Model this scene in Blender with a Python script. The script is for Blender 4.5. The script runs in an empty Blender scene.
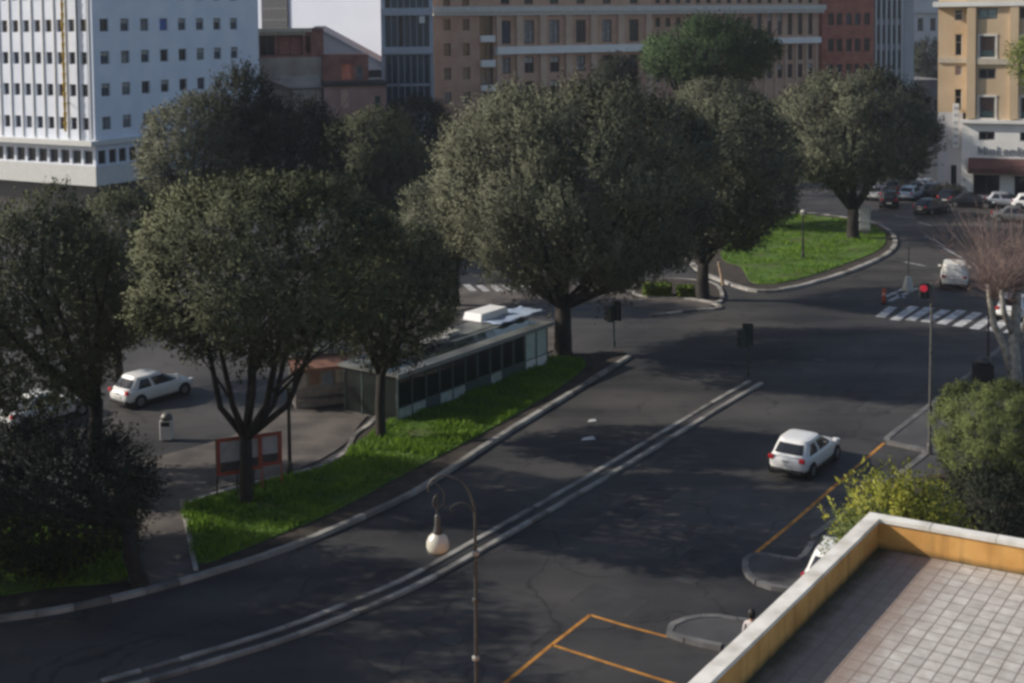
import bpy, bmesh, math, random
import numpy as np
from mathutils import Vector, Matrix

# ------------------------------------------------------------------ camera, light, exposure
scene = bpy.context.scene
COL = scene.collection
F = 1300.0; H = 19.0; PITCH = math.radians(3.0); ROLL = 0.011; PPY = 90.0
_r = Vector((1, 0, 0)); _u = Vector((0, math.sin(PITCH), math.cos(PITCH))); FWD = Vector((0, math.cos(PITCH), -math.sin(PITCH)))
RIGHT = _r * math.cos(ROLL) - _u * math.sin(ROLL)
UP = _u * math.cos(ROLL) + _r * math.sin(ROLL)
cam_d = bpy.data.cameras.new('camera'); cam = bpy.data.objects.new('camera', cam_d); COL.objects.link(cam)
M = Matrix.Identity(4)
for i in range(3):
    M[i][0] = RIGHT[i]; M[i][1] = UP[i]; M[i][2] = -FWD[i]
M[2][3] = H
cam.matrix_world = M
cam_d.sensor_width = 36; cam_d.lens = F / 1024 * 36
cam_d.shift_y = (PPY - 341.5) / 1024
cam_d.clip_start = 0.5; cam_d.clip_end = 6000
scene.camera = cam

S = Vector((0.555, 0.832, 0)); P = Vector((0.832, -0.555, 0))           # along the street, across it
la = math.radians(27)
LIGHT = (P * math.cos(la) + S * math.sin(la)).normalized()              # way the sunlight travels on the ground
ELEV = math.radians(28.5)
world = bpy.data.worlds.new('World'); scene.world = world; world.use_nodes = True
wn = world.node_tree; bg = wn.nodes['Background']
sky = wn.nodes.new('ShaderNodeTexSky'); sky.sky_type = 'NISHITA'; sky.sun_disc = False
sky.sun_elevation = ELEV; sky.sun_rotation = math.atan2(-LIGHT.x, -LIGHT.y)
sky.air_density = 1.0; sky.dust_density = 1.5; sky.ozone_density = 1.0
wn.links.new(sky.outputs[0], bg.inputs[0]); bg.inputs[1].default_value = 0.112
sun_d = bpy.data.lights.new('sun', 'SUN'); sun_d.energy = 5.0; sun_d.angle = math.radians(0.5); sun_d.color = (1.0, 0.92, 0.81)
sun = bpy.data.objects.new('sun', sun_d); COL.objects.link(sun)
ldir = Vector((LIGHT.x * math.cos(ELEV), LIGHT.y * math.cos(ELEV), -math.sin(ELEV)))
sun.rotation_euler = ldir.to_track_quat('-Z', 'Y').to_euler(); sun.location = (-60, 40, 80)
vs = scene.view_settings; vs.view_transform = 'Standard'; vs.look = 'None'; vs.exposure = 0.0; vs.gamma = 1.0; vs.use_curve_mapping = False
scene.cycles.filter_width = 3.0
scene.cycles.max_bounces = 5
scene.cycles.use_denoising = True

# ------------------------------------------------------------------ pixel -> world helpers
def ray(px, py):
    return FWD + RIGHT * ((px - 512) / F) + UP * ((PPY - py) / F)
def G(px, py, z=0.0):
    d = ray(px, py); t = (z - H) / d.z
    return Vector((d.x * t, d.y * t, z))
def at(px, py, Y):
    d = ray(px, py); t = Y / d.y
    return Vector((d.x * t, Y, H + d.z * t))
def hit(px, py, O, u):
    d = ray(px, py)                       # O + u*a = d*t   (xy)
    det = u.x * (-d.y) + d.x * u.y
    a = ((-O.x) * (-d.y) - (-d.x) * (-O.y)) / det
    t = (O.x + u.x * a) / d.x if abs(d.x) > abs(d.y) else (O.y + u.y * a) / d.y
    return a, H + d.z * t

# ------------------------------------------------------------------ materials
MATS = {}
def mat(name, col, rough=0.7, metal=0.0, var=0.0, scale=3.0, bump=0.0, bscale=None, col2=None, spec=0.5, detail=6.0, stops=(0.35, 0.65)):
    if name in MATS: return MATS[name]
    m = bpy.data.materials.new(name); m.use_nodes = True; nt = m.node_tree; b = nt.nodes['Principled BSDF']
    b.inputs['Roughness'].default_value = rough; b.inputs['Metallic'].default_value = metal
    b.inputs['Specular IOR Level'].default_value = spec
    b.inputs['Base Color'].default_value = (*col, 1)
    if var or col2:
        tc = nt.nodes.new('ShaderNodeTexCoord')
        n = nt.nodes.new('ShaderNodeTexNoise'); n.inputs['Scale'].default_value = scale; n.inputs['Detail'].default_value = detail
        nt.links.new(tc.outputs['Object'], n.inputs['Vector'])
        r = nt.nodes.new('ShaderNodeValToRGB')
        c2 = col2 or tuple(c * (1 + var) for c in col); c1 = col if col2 else tuple(c * (1 - var) for c in col)
        r.color_ramp.elements[0].color = (*c1, 1); r.color_ramp.elements[1].color = (*c2, 1)
        r.color_ramp.elements[0].position = stops[0]; r.color_ramp.elements[1].position = stops[1]
        nt.links.new(n.outputs['Fac'], r.inputs[0]); nt.links.new(r.outputs[0], b.inputs['Base Color'])
        if bump:
            n2 = nt.nodes.new('ShaderNodeTexNoise'); n2.inputs['Scale'].default_value = bscale or scale * 6; n2.inputs['Detail'].default_value = 4
            nt.links.new(tc.outputs['Object'], n2.inputs['Vector'])
            bp = nt.nodes.new('ShaderNodeBump'); bp.inputs['Strength'].default_value = bump; bp.inputs['Distance'].default_value = 0.03
            nt.links.new(n2.outputs['Fac'], bp.inputs['Height']); nt.links.new(bp.outputs[0], b.inputs['Normal'])
    MATS[name] = m
    return m

def leaf_mat(name, dark, light, rough=0.75, trans=0.08):
    if name in MATS: return MATS[name]
    m = bpy.data.materials.new(name); m.use_nodes = True; nt = m.node_tree; b = nt.nodes['Principled BSDF']
    at_ = nt.nodes.new('ShaderNodeAttribute'); at_.attribute_name = 'tint'
    r = nt.nodes.new('ShaderNodeValToRGB'); r.color_ramp.elements[0].color = (*dark, 1); r.color_ramp.elements[1].color = (*light, 1)
    nt.links.new(at_.outputs['Fac'], r.inputs[0]); nt.links.new(r.outputs[0], b.inputs['Base Color'])
    b.inputs['Roughness'].default_value = rough; b.inputs['Specular IOR Level'].default_value = 0.18
    tr = nt.nodes.new('ShaderNodeBsdfTranslucent'); nt.links.new(r.outputs[0], tr.inputs[0])
    mx = nt.nodes.new('ShaderNodeMixShader'); mx.inputs[0].default_value = trans
    nt.links.new(b.outputs[0], mx.inputs[1]); nt.links.new(tr.outputs[0], mx.inputs[2])
    nt.links.new(mx.outputs[0], nt.nodes['Material Output'].inputs[0])
    MATS[name] = m
    return m

def asphalt_mat():
    m = bpy.data.materials.new('asphalt'); m.use_nodes = True; nt = m.node_tree; b = nt.nodes['Principled BSDF']
    L = nt.links.new; N = nt.nodes.new
    tc = N('ShaderNodeTexCoord')
    mp = N('ShaderNodeMapping'); mp.inputs['Rotation'].default_value = (0, 0, math.atan2(S.y, S.x) * -1); mp.inputs['Scale'].default_value = (0.045, 0.35, 1)
    L(tc.outputs['Object'], mp.inputs[0])
    n1 = N('ShaderNodeTexNoise'); n1.inputs['Scale'].default_value = 1.0; n1.inputs['Detail'].default_value = 8; L(mp.outputs[0], n1.inputs[0])
    n2 = N('ShaderNodeTexNoise'); n2.inputs['Scale'].default_value = 0.18; n2.inputs['Detail'].default_value = 6; L(tc.outputs['Object'], n2.inputs[0])
    n3 = N('ShaderNodeTexNoise'); n3.inputs['Scale'].default_value = 14; n3.inputs['Detail'].default_value = 3; L(tc.outputs['Object'], n3.inputs[0])
    a = N('ShaderNodeMath'); a.operation = 'ADD'; L(n1.outputs[0], a.inputs[0]); L(n2.outputs[0], a.inputs[1])
    a2 = N('ShaderNodeMath'); a2.operation = 'MULTIPLY_ADD'; L(n3.outputs[0], a2.inputs[0]); a2.inputs[1].default_value = 0.3; L(a.outputs[0], a2.inputs[2])
    r = N('ShaderNodeValToRGB'); e = r.color_ramp.elements
    e[0].position = 0.75; e[0].color = (0.021, 0.021, 0.023, 1); e[1].position = 1.5; e[1].color = (0.075, 0.070, 0.066, 1)
    sc_ = N('ShaderNodeMath'); sc_.operation = 'MULTIPLY'; sc_.inputs[1].default_value = 0.62; L(a2.outputs[0], sc_.inputs[0])
    e[0].position = 0.58; e[1].position = 0.88
    L(sc_.outputs[0], r.inputs[0])
    vo = N('ShaderNodeTexVoronoi'); vo.feature = 'DISTANCE_TO_EDGE'; vo.inputs['Scale'].default_value = .16
    wv = N('ShaderNodeVectorMath'); wv.operation = 'MULTIPLY_ADD'; L(n2.outputs['Color'], wv.inputs[0]); wv.inputs[1].default_value = (9, 9, 0); L(tc.outputs['Object'], wv.inputs[2]); L(wv.outputs[0], vo.inputs['Vector'])
    cr = N('ShaderNodeMapRange'); cr.inputs[1].default_value = 0.0; cr.inputs[2].default_value = .012; cr.inputs[3].default_value = .45; cr.inputs[4].default_value = 1.0; L(vo.outputs['Distance'], cr.inputs[0])
    # faint darker oil band and scattered stains
    n5 = N('ShaderNodeTexNoise'); n5.inputs['Scale'].default_value = .9; n5.inputs['Detail'].default_value = 2; L(tc.outputs['Object'], n5.inputs[0])
    st_ = N('ShaderNodeMapRange'); st_.inputs[1].default_value = .60; st_.inputs[2].default_value = .72; st_.inputs[3].default_value = 1.0; st_.inputs[4].default_value = .68; L(n5.outputs[0], st_.inputs[0])
    mm = N('ShaderNodeMath'); mm.operation = 'MULTIPLY'; L(cr.outputs[0], mm.inputs[0]); L(st_.outputs[0], mm.inputs[1])
    mc = N('ShaderNodeVectorMath'); mc.operation = 'SCALE'; L(r.outputs[0], mc.inputs[0]); L(mm.outputs[0], mc.inputs['Scale']); L(mc.outputs[0], b.inputs['Base Color'])
    b.inputs['Roughness'].default_value = 0.66; b.inputs['Specular IOR Level'].default_value = 0.4
    bp = N('ShaderNodeBump'); bp.inputs['Strength'].default_value = 0.25; bp.inputs['Distance'].default_value = 0.02
    L(n3.outputs[0], bp.inputs['Height']); L(bp.outputs[0], b.inputs['Normal'])
    return m
ASPH = asphalt_mat()

def tile_mat():
    m = bpy.data.materials.new('terrace_tiles'); m.use_nodes = True; nt = m.node_tree; b = nt.nodes['Principled BSDF']
    L = nt.links.new; N = nt.nodes.new
    tc = N('ShaderNodeTexCoord')
    br = N('ShaderNodeTexBrick'); br.offset = 0.0; br.inputs['Scale'].default_value = 1.0
    br.inputs['Brick Width'].default_value = 0.30; br.inputs['Row Height'].default_value = 0.245; br.inputs['Mortar Size'].default_value = 0.016
    br.inputs['Mortar Smooth'].default_value = 0.4; br.inputs['Bias'].default_value = 0.0
    br.inputs['Color1'].default_value = (0.49, 0.465, 0.435, 1); br.inputs['Color2'].default_value = (0.61, 0.58, 0.54, 1); br.inputs['Mortar'].default_value = (0.30, 0.265, 0.245, 1)
    nz0 = N('ShaderNodeTexNoise'); nz0.inputs['Scale'].default_value = 1.5; L(tc.outputs['Object'], nz0.inputs[0])
    vm = N('ShaderNodeVectorMath'); vm.operation = 'MULTIPLY_ADD'; L(nz0.outputs['Color'], vm.inputs[0]); vm.inputs[1].default_value = (0.03, 0.03, 0); L(tc.outputs['Object'], vm.inputs[2])
    L(vm.outputs[0], br.inputs['Vector'])
    n1 = N('ShaderNodeTexNoise'); n1.inputs['Scale'].default_value = 5; n1.inputs['Detail'].default_value = 9; L(tc.outputs['Object'], n1.inputs[0])
    r1 = N('ShaderNodeValToRGB'); r1.color_ramp.elements[0].color = (0.72, 0.69, 0.66, 1); r1.color_ramp.elements[1].color = (1, 1, 1, 1); r1.color_ramp.elements[0].position = .3; r1.color_ramp.elements[1].position = .7
    L(n1.outputs[0], r1.inputs[0])
    mx = N('ShaderNodeMix'); mx.data_type = 'RGBA'; mx.blend_type = 'MULTIPLY'; mx.inputs[0].default_value = 1.0
    L(br.outputs['Color'], mx.inputs[6]); L(r1.outputs[0], mx.inputs[7])
    # brown grime along the outer wall, plus its shadow tint painted in (local y = distance from the wall)
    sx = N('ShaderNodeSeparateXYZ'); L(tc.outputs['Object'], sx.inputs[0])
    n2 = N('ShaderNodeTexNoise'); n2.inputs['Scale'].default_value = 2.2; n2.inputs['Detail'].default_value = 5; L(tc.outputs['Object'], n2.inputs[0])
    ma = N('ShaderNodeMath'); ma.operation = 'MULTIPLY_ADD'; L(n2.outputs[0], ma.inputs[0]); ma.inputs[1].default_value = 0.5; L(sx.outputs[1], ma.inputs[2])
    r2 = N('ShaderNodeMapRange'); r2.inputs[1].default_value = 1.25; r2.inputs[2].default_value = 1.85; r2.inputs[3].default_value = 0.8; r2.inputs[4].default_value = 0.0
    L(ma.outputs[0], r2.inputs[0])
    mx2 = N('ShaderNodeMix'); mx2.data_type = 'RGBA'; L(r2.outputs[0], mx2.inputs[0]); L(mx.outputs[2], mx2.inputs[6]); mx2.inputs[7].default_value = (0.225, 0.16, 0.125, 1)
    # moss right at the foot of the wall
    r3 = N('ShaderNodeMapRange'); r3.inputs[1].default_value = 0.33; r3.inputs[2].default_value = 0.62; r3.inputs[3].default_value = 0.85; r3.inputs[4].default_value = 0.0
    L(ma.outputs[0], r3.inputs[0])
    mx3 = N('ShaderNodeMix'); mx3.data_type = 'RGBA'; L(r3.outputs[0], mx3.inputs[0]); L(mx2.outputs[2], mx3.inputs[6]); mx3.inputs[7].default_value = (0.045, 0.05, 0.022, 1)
    L(mx3.outputs[2], b.inputs['Base Color']); b.inputs['Roughness'].default_value = 0.85
    bp = N('ShaderNodeBump'); bp.inputs['Strength'].default_value = 0.6; bp.inputs['Distance'].default_value = 0.01
    inv = N('ShaderNodeMath'); inv.operation = 'SUBTRACT'; inv.inputs[0].default_value = 1.0; L(br.outputs['Fac'], inv.inputs[1])
    L(inv.outputs[0], bp.inputs['Height']); L(bp.outputs[0], b.inputs['Normal'])
    return m

def stucco_mat():
    m = bpy.data.materials.new('orange_stucco'); m.use_nodes = True; nt = m.node_tree; b = nt.nodes['Principled BSDF']
    L = nt.links.new; N = nt.nodes.new
    tc = N('ShaderNodeTexCoord')
    n1 = N('ShaderNodeTexNoise'); n1.inputs['Scale'].default_value = 2.0; n1.inputs['Detail'].default_value = 8; L(tc.outputs['Object'], n1.inputs[0])
    r1 = N('ShaderNodeValToRGB'); r1.color_ramp.elements[0].color = (0.54, 0.265, 0.07, 1); r1.color_ramp.elements[1].color = (0.72, 0.40, 0.125, 1); r1.color_ramp.elements[0].position = .3; r1.color_ramp.elements[1].position = .7
    L(n1.outputs[0], r1.inputs[0])
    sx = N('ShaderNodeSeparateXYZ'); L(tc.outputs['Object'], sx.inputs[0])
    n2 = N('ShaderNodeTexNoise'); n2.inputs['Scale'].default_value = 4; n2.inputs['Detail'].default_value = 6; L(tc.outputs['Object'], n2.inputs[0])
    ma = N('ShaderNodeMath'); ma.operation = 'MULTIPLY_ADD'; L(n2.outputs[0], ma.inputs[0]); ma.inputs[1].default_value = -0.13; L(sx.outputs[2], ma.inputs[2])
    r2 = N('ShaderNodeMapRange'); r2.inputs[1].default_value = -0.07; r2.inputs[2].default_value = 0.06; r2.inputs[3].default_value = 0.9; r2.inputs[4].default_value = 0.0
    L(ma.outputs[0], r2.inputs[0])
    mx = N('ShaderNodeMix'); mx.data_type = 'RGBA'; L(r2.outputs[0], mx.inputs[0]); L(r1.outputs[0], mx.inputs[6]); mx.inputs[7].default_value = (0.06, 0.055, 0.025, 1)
    mp = N('ShaderNodeMapping'); mp.inputs['Scale'].default_value = (5, 5, .35); L(tc.outputs['Object'], mp.inputs[0]); n4 = N('ShaderNodeTexNoise'); n4.inputs['Scale'].default_value = 1.0; n4.inputs['Detail'].default_value = 5; L(mp.outputs[0], n4.inputs[0])
    r4 = N('ShaderNodeMapRange'); r4.inputs[1].default_value = .5; r4.inputs[2].default_value = .7; r4.inputs[3].default_value = 1.0; r4.inputs[4].default_value = .72; L(n4.outputs[0], r4.inputs[0])
    vs4 = N('ShaderNodeVectorMath'); vs4.operation = 'SCALE'; L(mx.outputs[2], vs4.inputs[0]); L(r4.outputs[0], vs4.inputs['Scale'])
    L(vs4.outputs[0], b.inputs['Base Color']); b.inputs['Roughness'].default_value = 0.9
    return m

WHITE_COPING = mat('coping_stone', (0.50, 0.47, 0.41), 0.85, col2=(0.78, 0.75, 0.69), scale=2.2, stops=(.3, .6))
KERB = mat('kerb_stone', (0.22, 0.21, 0.195), 0.85, col2=(0.40, 0.38, 0.355), scale=1.3)
KERBX = mat('kerb_stone_dirty', (0.09, 0.085, 0.08), 0.9, col2=(0.20, 0.19, 0.175), scale=1.0)
KERBM = mat('kerb_stone_worn', (0.13, 0.125, 0.115), 0.85, col2=(0.34, 0.325, 0.30), scale=.7)
KERBD = mat('kerb_stone_grey', (0.085, 0.085, 0.088), 0.85, col2=(0.17, 0.168, 0.165), scale=1.1)
PAINT_Y = mat('yellow_paint', (0.30, 0.13, 0.02), 0.8, col2=(0.55, 0.25, 0.04), scale=2.2)
PAINT_W = mat('white_paint', (0.22, 0.22, 0.22), 0.8, col2=(0.50, 0.50, 0.50), scale=2.2)
SOIL = mat('soil', (0.018, 0.014, 0.011), 1.0, col2=(0.05, 0.038, 0.028), scale=1.5, bump=0.5)
GRASSG = mat('turf', (0.04, 0.09, 0.008), 0.95, col2=(0.09, 0.17, 0.015), scale=0.9, bump=0.6, bscale=20)
PAVE = mat('old_pavement', (0.055, 0.048, 0.044), 0.9, col2=(0.12, 0.103, 0.092), scale=0.6, bump=0.2)
PAVED = mat('grey_pavement', (0.04, 0.04, 0.045), 0.9, col2=(0.075, 0.073, 0.075), scale=0.6)
BARK = mat('bark', (0.012, 0.010, 0.008), 0.95, col2=(0.030, 0.025, 0.021), scale=4, bump=0.8)
PALEBARK = mat('pale_bark', (0.20, 0.18, 0.15), 0.9, col2=(0.42, 0.39, 0.34), scale=3, bump=0.4)
IRON = mat('dark_iron', (0.06, 0.06, 0.06), 0.5, 0.3, var=0.2)
IRONG = mat('grey_iron', (0.13, 0.125, 0.12), 0.5, 0.4, var=0.2)
SIGNALG = mat('signal_green', (0.015, 0.035, 0.028), 0.6, var=0.2)
BLACK = mat('black_plastic', (0.012, 0.012, 0.013), 0.5, var=0.1)
GLASSD = mat('dark_glass', (0.02, 0.022, 0.026), 0.08, var=0.15, spec=0.5)
GLASSB = mat('blue_glass', (0.05, 0.075, 0.11), 0.1, var=0.2)
GLASSP = mat('curtained_glass', (0.20, 0.21, 0.22), 0.25, var=0.3, scale=1.5)
GLASSBB = mat('blue_blind', (0.05, 0.15, 0.55), 0.4, var=0.1)
WFRAME = mat('white_frame', (0.62, 0.62, 0.60), 0.6, var=0.06)
GFRAME = mat('grey_frame', (0.16, 0.16, 0.17), 0.6, var=0.1)
BFRAME = mat('brown_frame', (0.09, 0.055, 0.04), 0.6, var=0.1)
LAMPG = mat('opal_glass', (0.50, 0.485, 0.42), 0.25, var=0.04)
RED = mat('red_lens', (0.45, 0.015, 0.03), 0.3, var=0.1)
TYRE = mat('tyre', (0.012, 0.012, 0.012), 0.85, var=0.1)
RIM = mat('rim', (0.35, 0.35, 0.36), 0.3, 0.8, var=0.05)

# ------------------------------------------------------------------ mesh collector
class MB:
    def __init__(s): s.v = []; s.f = []; s.m = []
    def quad(s, a, b, c, d, m=0):
        i = len(s.v); s.v += [tuple(a), tuple(b), tuple(c), tuple(d)]; s.f.append((i, i + 1, i + 2, i + 3)); s.m.append(m)
    def poly(s, pts, m=0):
        i = len(s.v); s.v += [tuple(p) for p in pts]; s.f.append(tuple(range(i, i + len(pts)))); s.m.append(m)
    def box(s, c, d, m=0, rz=0.0, taper=1.0):
        cx, cy, cz = c; x, y, z = d[0] / 2, d[1] / 2, d[2] / 2
        co, si = math.cos(rz), math.sin(rz); i = len(s.v)
        for dz in (-1, 1):
            k = 1.0 if dz < 0 else taper
            for dx, dy in ((-1, -1), (1, -1), (1, 1), (-1, 1)):
                a, b = dx * x * k, dy * y * k
                s.v.append((cx + a * co - b * si, cy + a * si + b * co, cz + dz * z))
        for q in ((0, 3, 2, 1), (4, 5, 6, 7), (0, 1, 5, 4), (1, 2, 6, 5), (2, 3, 7, 6), (3, 0, 4, 7)):
            s.f.append(tuple(i + k for k in q)); s.m.append(m)
    def tube(s, pts, rad, n=8, m=0, cap=True):
        pts = [Vector(p) for p in pts]
        if not hasattr(rad, '__len__'): rad = [rad] * len(pts)
        i0 = len(s.v); ref = None
        for k, p in enumerate(pts):
            t = (pts[min(k + 1, len(pts) - 1)] - pts[max(k - 1, 0)]).normalized()
            if ref is None:
                ref = Vector((1, 0, 0)) if abs(t.x) < 0.8 else Vector((0, 1, 0))
            a = (ref - t * ref.dot(t)).normalized(); b = t.cross(a); ref = a
            for j in range(n):
                th = 2 * math.pi * j / n
                s.v.append(tuple(p + (a * math.cos(th) + b * math.sin(th)) * rad[k]))
        for k in range(len(pts) - 1):
            for j in range(n):
                s.f.append((i0 + k * n + j, i0 + k * n + (j + 1) % n, i0 + (k + 1) * n + (j + 1) % n, i0 + (k + 1) * n + j)); s.m.append(m)
        if cap:
            s.f.append(tuple(i0 + j for j in reversed(range(n)))); s.m.append(m)
            e = i0 + (len(pts) - 1) * n; s.f.append(tuple(e + j for j in range(n))); s.m.append(m)
    def lathe(s, prof, c=(0, 0, 0), n=16, m=0):
        i0 = len(s.v)
        for r, z in prof:
            for j in range(n):
                th = 2 * math.pi * j / n; s.v.append((c[0] + r * math.cos(th), c[1] + r * math.sin(th), c[2] + z))
        for k in range(len(prof) - 1):
            for j in range(n):
                s.f.append((i0 + k * n + j, i0 + k * n + (j + 1) % n, i0 + (k + 1) * n + (j + 1) % n, i0 + (k + 1) * n + j)); s.m.append(m)
        s.f.append(tuple(i0 + j for j in reversed(range(n)))); s.m.append(m)
        e = i0 + (len(prof) - 1) * n; s.f.append(tuple(e + j for j in range(n))); s.m.append(m)
    def mesh(s, name, mats, smooth=False):
        me = bpy.data.meshes.new(name); me.from_pydata(s.v, [], s.f)
        for m in (mats if isinstance(mats, (list, tuple)) else [mats]): me.materials.append(m)
        for p, m in zip(me.polygons, s.m): p.material_index = m; p.use_smooth = smooth
        me.update(); return me
    def build(s, name, mats, parent=None, smooth=False, bevel=0.0, subsurf=0):
        o = bpy.data.objects.new(name, s.mesh(name, mats, smooth)); COL.objects.link(o)
        if parent: o.parent = parent
        if bevel:
            b = o.modifiers.new('bevel', 'BEVEL'); b.width = bevel; b.segments = 2; b.limit_method = 'ANGLE'
        if subsurf:
            b = o.modifiers.new('subsurf', 'SUBSURF'); b.levels = subsurf; b.render_levels = subsurf
        return o

def tag(o, label=None, cat=None, group=None, kind=None):
    if label: o['label'] = label
    if cat: o['category'] = cat
    if group: o['group'] = group
    if kind: o['kind'] = kind
    return o
def thing(name, label, cat, loc=(0, 0, 0), rz=0.0, group=None):
    o = bpy.data.objects.new(name, None); COL.objects.link(o); o.location = loc; o.rotation_euler = (0, 0, rz); o.empty_display_size = 0.3
    return tag(o, label, cat, group)
def obj(name, me, parent=None, loc=(0, 0, 0), rz=0.0):
    o = bpy.data.objects.new(name, me); COL.objects.link(o); o.location = loc; o.rotation_euler = (0, 0, rz)
    if parent: o.parent = parent
    return o
def copy_tree(o, parent=None):
    c = o.copy(); COL.objects.link(c); c.parent = parent
    for ch in [k for k in o.children]: copy_tree(ch, c)
    return c

def spline(pts, n=8, closed=False):
    pts = [Vector(p) for p in pts]; out = []
    L = len(pts)
    for i in range(L if closed else L - 1):
        if closed: p0, p1, p2, p3 = pts[(i - 1) % L], pts[i], pts[(i + 1) % L], pts[(i + 2) % L]
        else: p0, p1, p2, p3 = pts[max(i - 1, 0)], pts[i], pts[i + 1], pts[min(i + 2, L - 1)]
        for k in range(n):
            t = k / n
            out.append(0.5 * ((2 * p1) + (p2 - p0) * t + (2 * p0 - 5 * p1 + 4 * p2 - p3) * t * t + (3 * p1 - p0 - 3 * p2 + p3) * t ** 3))
    if not closed: out.append(pts[-1])
    return out

def slab(name, pts, z0, z1, m, side=None):
    bm = bmesh.new()
    vs_ = [bm.verts.new((p[0], p[1], z1)) for p in pts]
    es = [bm.edges.new((vs_[i], vs_[(i + 1) % len(vs_)])) for i in range(len(vs_))]
    bmesh.ops.triangle_fill(bm, edges=es, use_beauty=True)
    for f in bm.faces:
        if f.normal.z < 0: f.normal_flip()
    lo = [bm.verts.new((p[0], p[1], z0)) for p in pts]
    n = len(pts)
    for i in range(n):
        f = bm.faces.new((vs_[i], vs_[(i + 1) % n], lo[(i + 1) % n], lo[i])); f.material_index = 1 if side else 0
    me = bpy.data.meshes.new(name); bm.to_mesh(me); bm.free(); me.materials.append(m)
    if side: me.materials.append(side)
    return tag(obj(name, me), kind='structure')

def strip_mb(mb, pts, w, z0, z1, closed=False, m=0):
    """a swept rectangular strip of width w centred on the polyline"""
    pts = [Vector((p[0], p[1], 0)) for p in pts]; n = len(pts); rows = []
    for i in range(n):
        a = pts[(i - 1) % n] if closed else pts[max(i - 1, 0)]; b = pts[(i + 1) % n] if closed else pts[min(i + 1, n - 1)]
        t = (b - a).normalized(); q = Vector((-t.y, t.x, 0)) * w / 2
        rows.append((pts[i] + q, pts[i] - q))
    k = n if closed else n - 1
    Z0, Z1 = Vector((0, 0, z0)), Vector((0, 0, z1))
    for i in range(k):
        (l0, r0), (l1, r1) = rows[i], rows[(i + 1) % n]
        mb.quad(r0 + Z1, r1 + Z1, l1 + Z1, l0 + Z1, m)
        if z1 - z0 > 0.02:
            mb.quad(l0 + Z0, l0 + Z1, l1 + Z1, l1 + Z0, m); mb.quad(r0 + Z1, r0 + Z0, r1 + Z0, r1 + Z1, m)
    if not closed and z1 - z0 > 0.02:
        for (l, r_) in (rows[0], rows[-1]): mb.quad(l + Z0, r_ + Z0, r_ + Z1, l + Z1, m)
def kerb(name, pts, w=0.28, h=0.15, m=KERB, closed=False, z0=-0.02):
    P_ = [Vector((p[0], p[1], 0)) for p in pts]
    if closed: P_.append(P_[0].copy())
    L_ = [0.0]
    for a, b in zip(P_, P_[1:]): L_.append(L_[-1] + (b - a).length)
    def pt(d):
        d = min(max(d, 0), L_[-1] - 1e-6); k = max(i for i in range(len(L_) - 1) if L_[i] <= d); f = (d - L_[k]) / max(1e-9, L_[k + 1] - L_[k]); return P_[k].lerp(P_[k + 1], f)
    g = random.Random(name); mb = MB(); n = max(1, int(L_[-1] / 1.15)); st = L_[-1] / n
    for i in range(n):
        strip_mb(mb, [pt(i * st + .012), pt((i + .5) * st), pt((i + 1) * st - .012)], w, z0, h + g.uniform(-.012, .012), False, g.choice((0, 0, 0, 1)))
    return tag(mb.build(name, [m, KERBX]), kind='structure')
def paint(name, lines, w, m, z):
    mb = MB()
    for l in lines: strip_mb(mb, l, w, z, z)
    return tag(mb.build(name, m), kind='structure')

rng = np.random.default_rng(7); random.seed(7)

# ------------------------------------------------------------------ ground, roads, islands
mb = MB(); R_ = 3500
xs = [-R_, -300, -100, 0, 100, 300, R_]; ys = [-200, 0, 60, 120, 300, 800, R_]
for i in range(6):
    for j in range(6): mb.quad((xs[i], ys[j], 0), (xs[i + 1], ys[j], 0), (xs[i + 1], ys[j + 1], 0), (xs[i], ys[j + 1], 0))
tag(mb.build('road', ASPH), kind='structure')

def gp(lst): return [G(x, y) for x, y in lst]
# main planted island along the carriageway
front_kerb = spline(gp([(-160, 640), (-60, 630), (0, 621), (60, 612), (130, 597), (200, 578), (300, 545), (400, 501), (450, 471), (500, 438), (560, 401), (600, 376), (630, 357)]), 6)
back_edge = spline(gp([(622, 352), (590, 355), (560, 356), (470, 368), (392, 396), (372, 424), (355, 437), (345, 455), (322, 468), (290, 476), (240, 488), (183, 505), (130, 508), (60, 512), (0, 520), (-160, 545)]), 5)
slab('island_soil', front_kerb + back_edge, -0.03, 0.10, SOIL)
kerb('island_kerb', front_kerb, 0.26, 0.16, KERBM)
kerb('island_back_kerb', spline(gp([(392, 396), (372, 424), (355, 437), (345, 455), (322, 468), (290, 477), (240, 489), (186, 506)]), 5), 0.22, 0.16)
grass_r = spline(gp([(184, 509), (187, 530), (197, 566), (250, 549), (330, 516), (400, 479), (450, 453), (500, 426), (550, 396), (584, 370), (578, 361), (540, 362), (470, 378), (396, 420), (372, 436), (352, 450), (335, 467), (290, 480), (240, 492)]), 4, True)
slab('island_lawn', grass_r, 0.0, 0.15, GRASSG)
grass_l = spline(gp([(128, 512), (131, 540), (132, 580), (60, 590), (0, 599), (-120, 618), (-140, 560), (0, 524), (70, 514)]), 4, True)
slab('corner_lawn', grass_l, 0.0, 0.15, GRASSG)
slab('path', gp([(136, 505), (183, 503), (195, 579), (142, 592)]), 0.0, 0.13, PAVE)
kerb('path_kerb', gp([(182, 505), (196, 574)]), 0.16, 0.19); kerb('path_edge', gp([(127, 512), (131, 586)]), 0.14, 0.19)
# piazza pavement behind the island
piazza = spline(gp([(120, 500), (183, 502), (240, 484), (300, 470), (345, 445), (360, 425), (395, 395), (470, 366), (548, 353), (570, 335), (520, 318), (430, 335), (350, 372), (310, 404), (262, 418), (230, 438), (120, 470)]), 3, True)
slab('piazza_pavement', piazza, -0.02, 0.06, PAVE)
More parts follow.
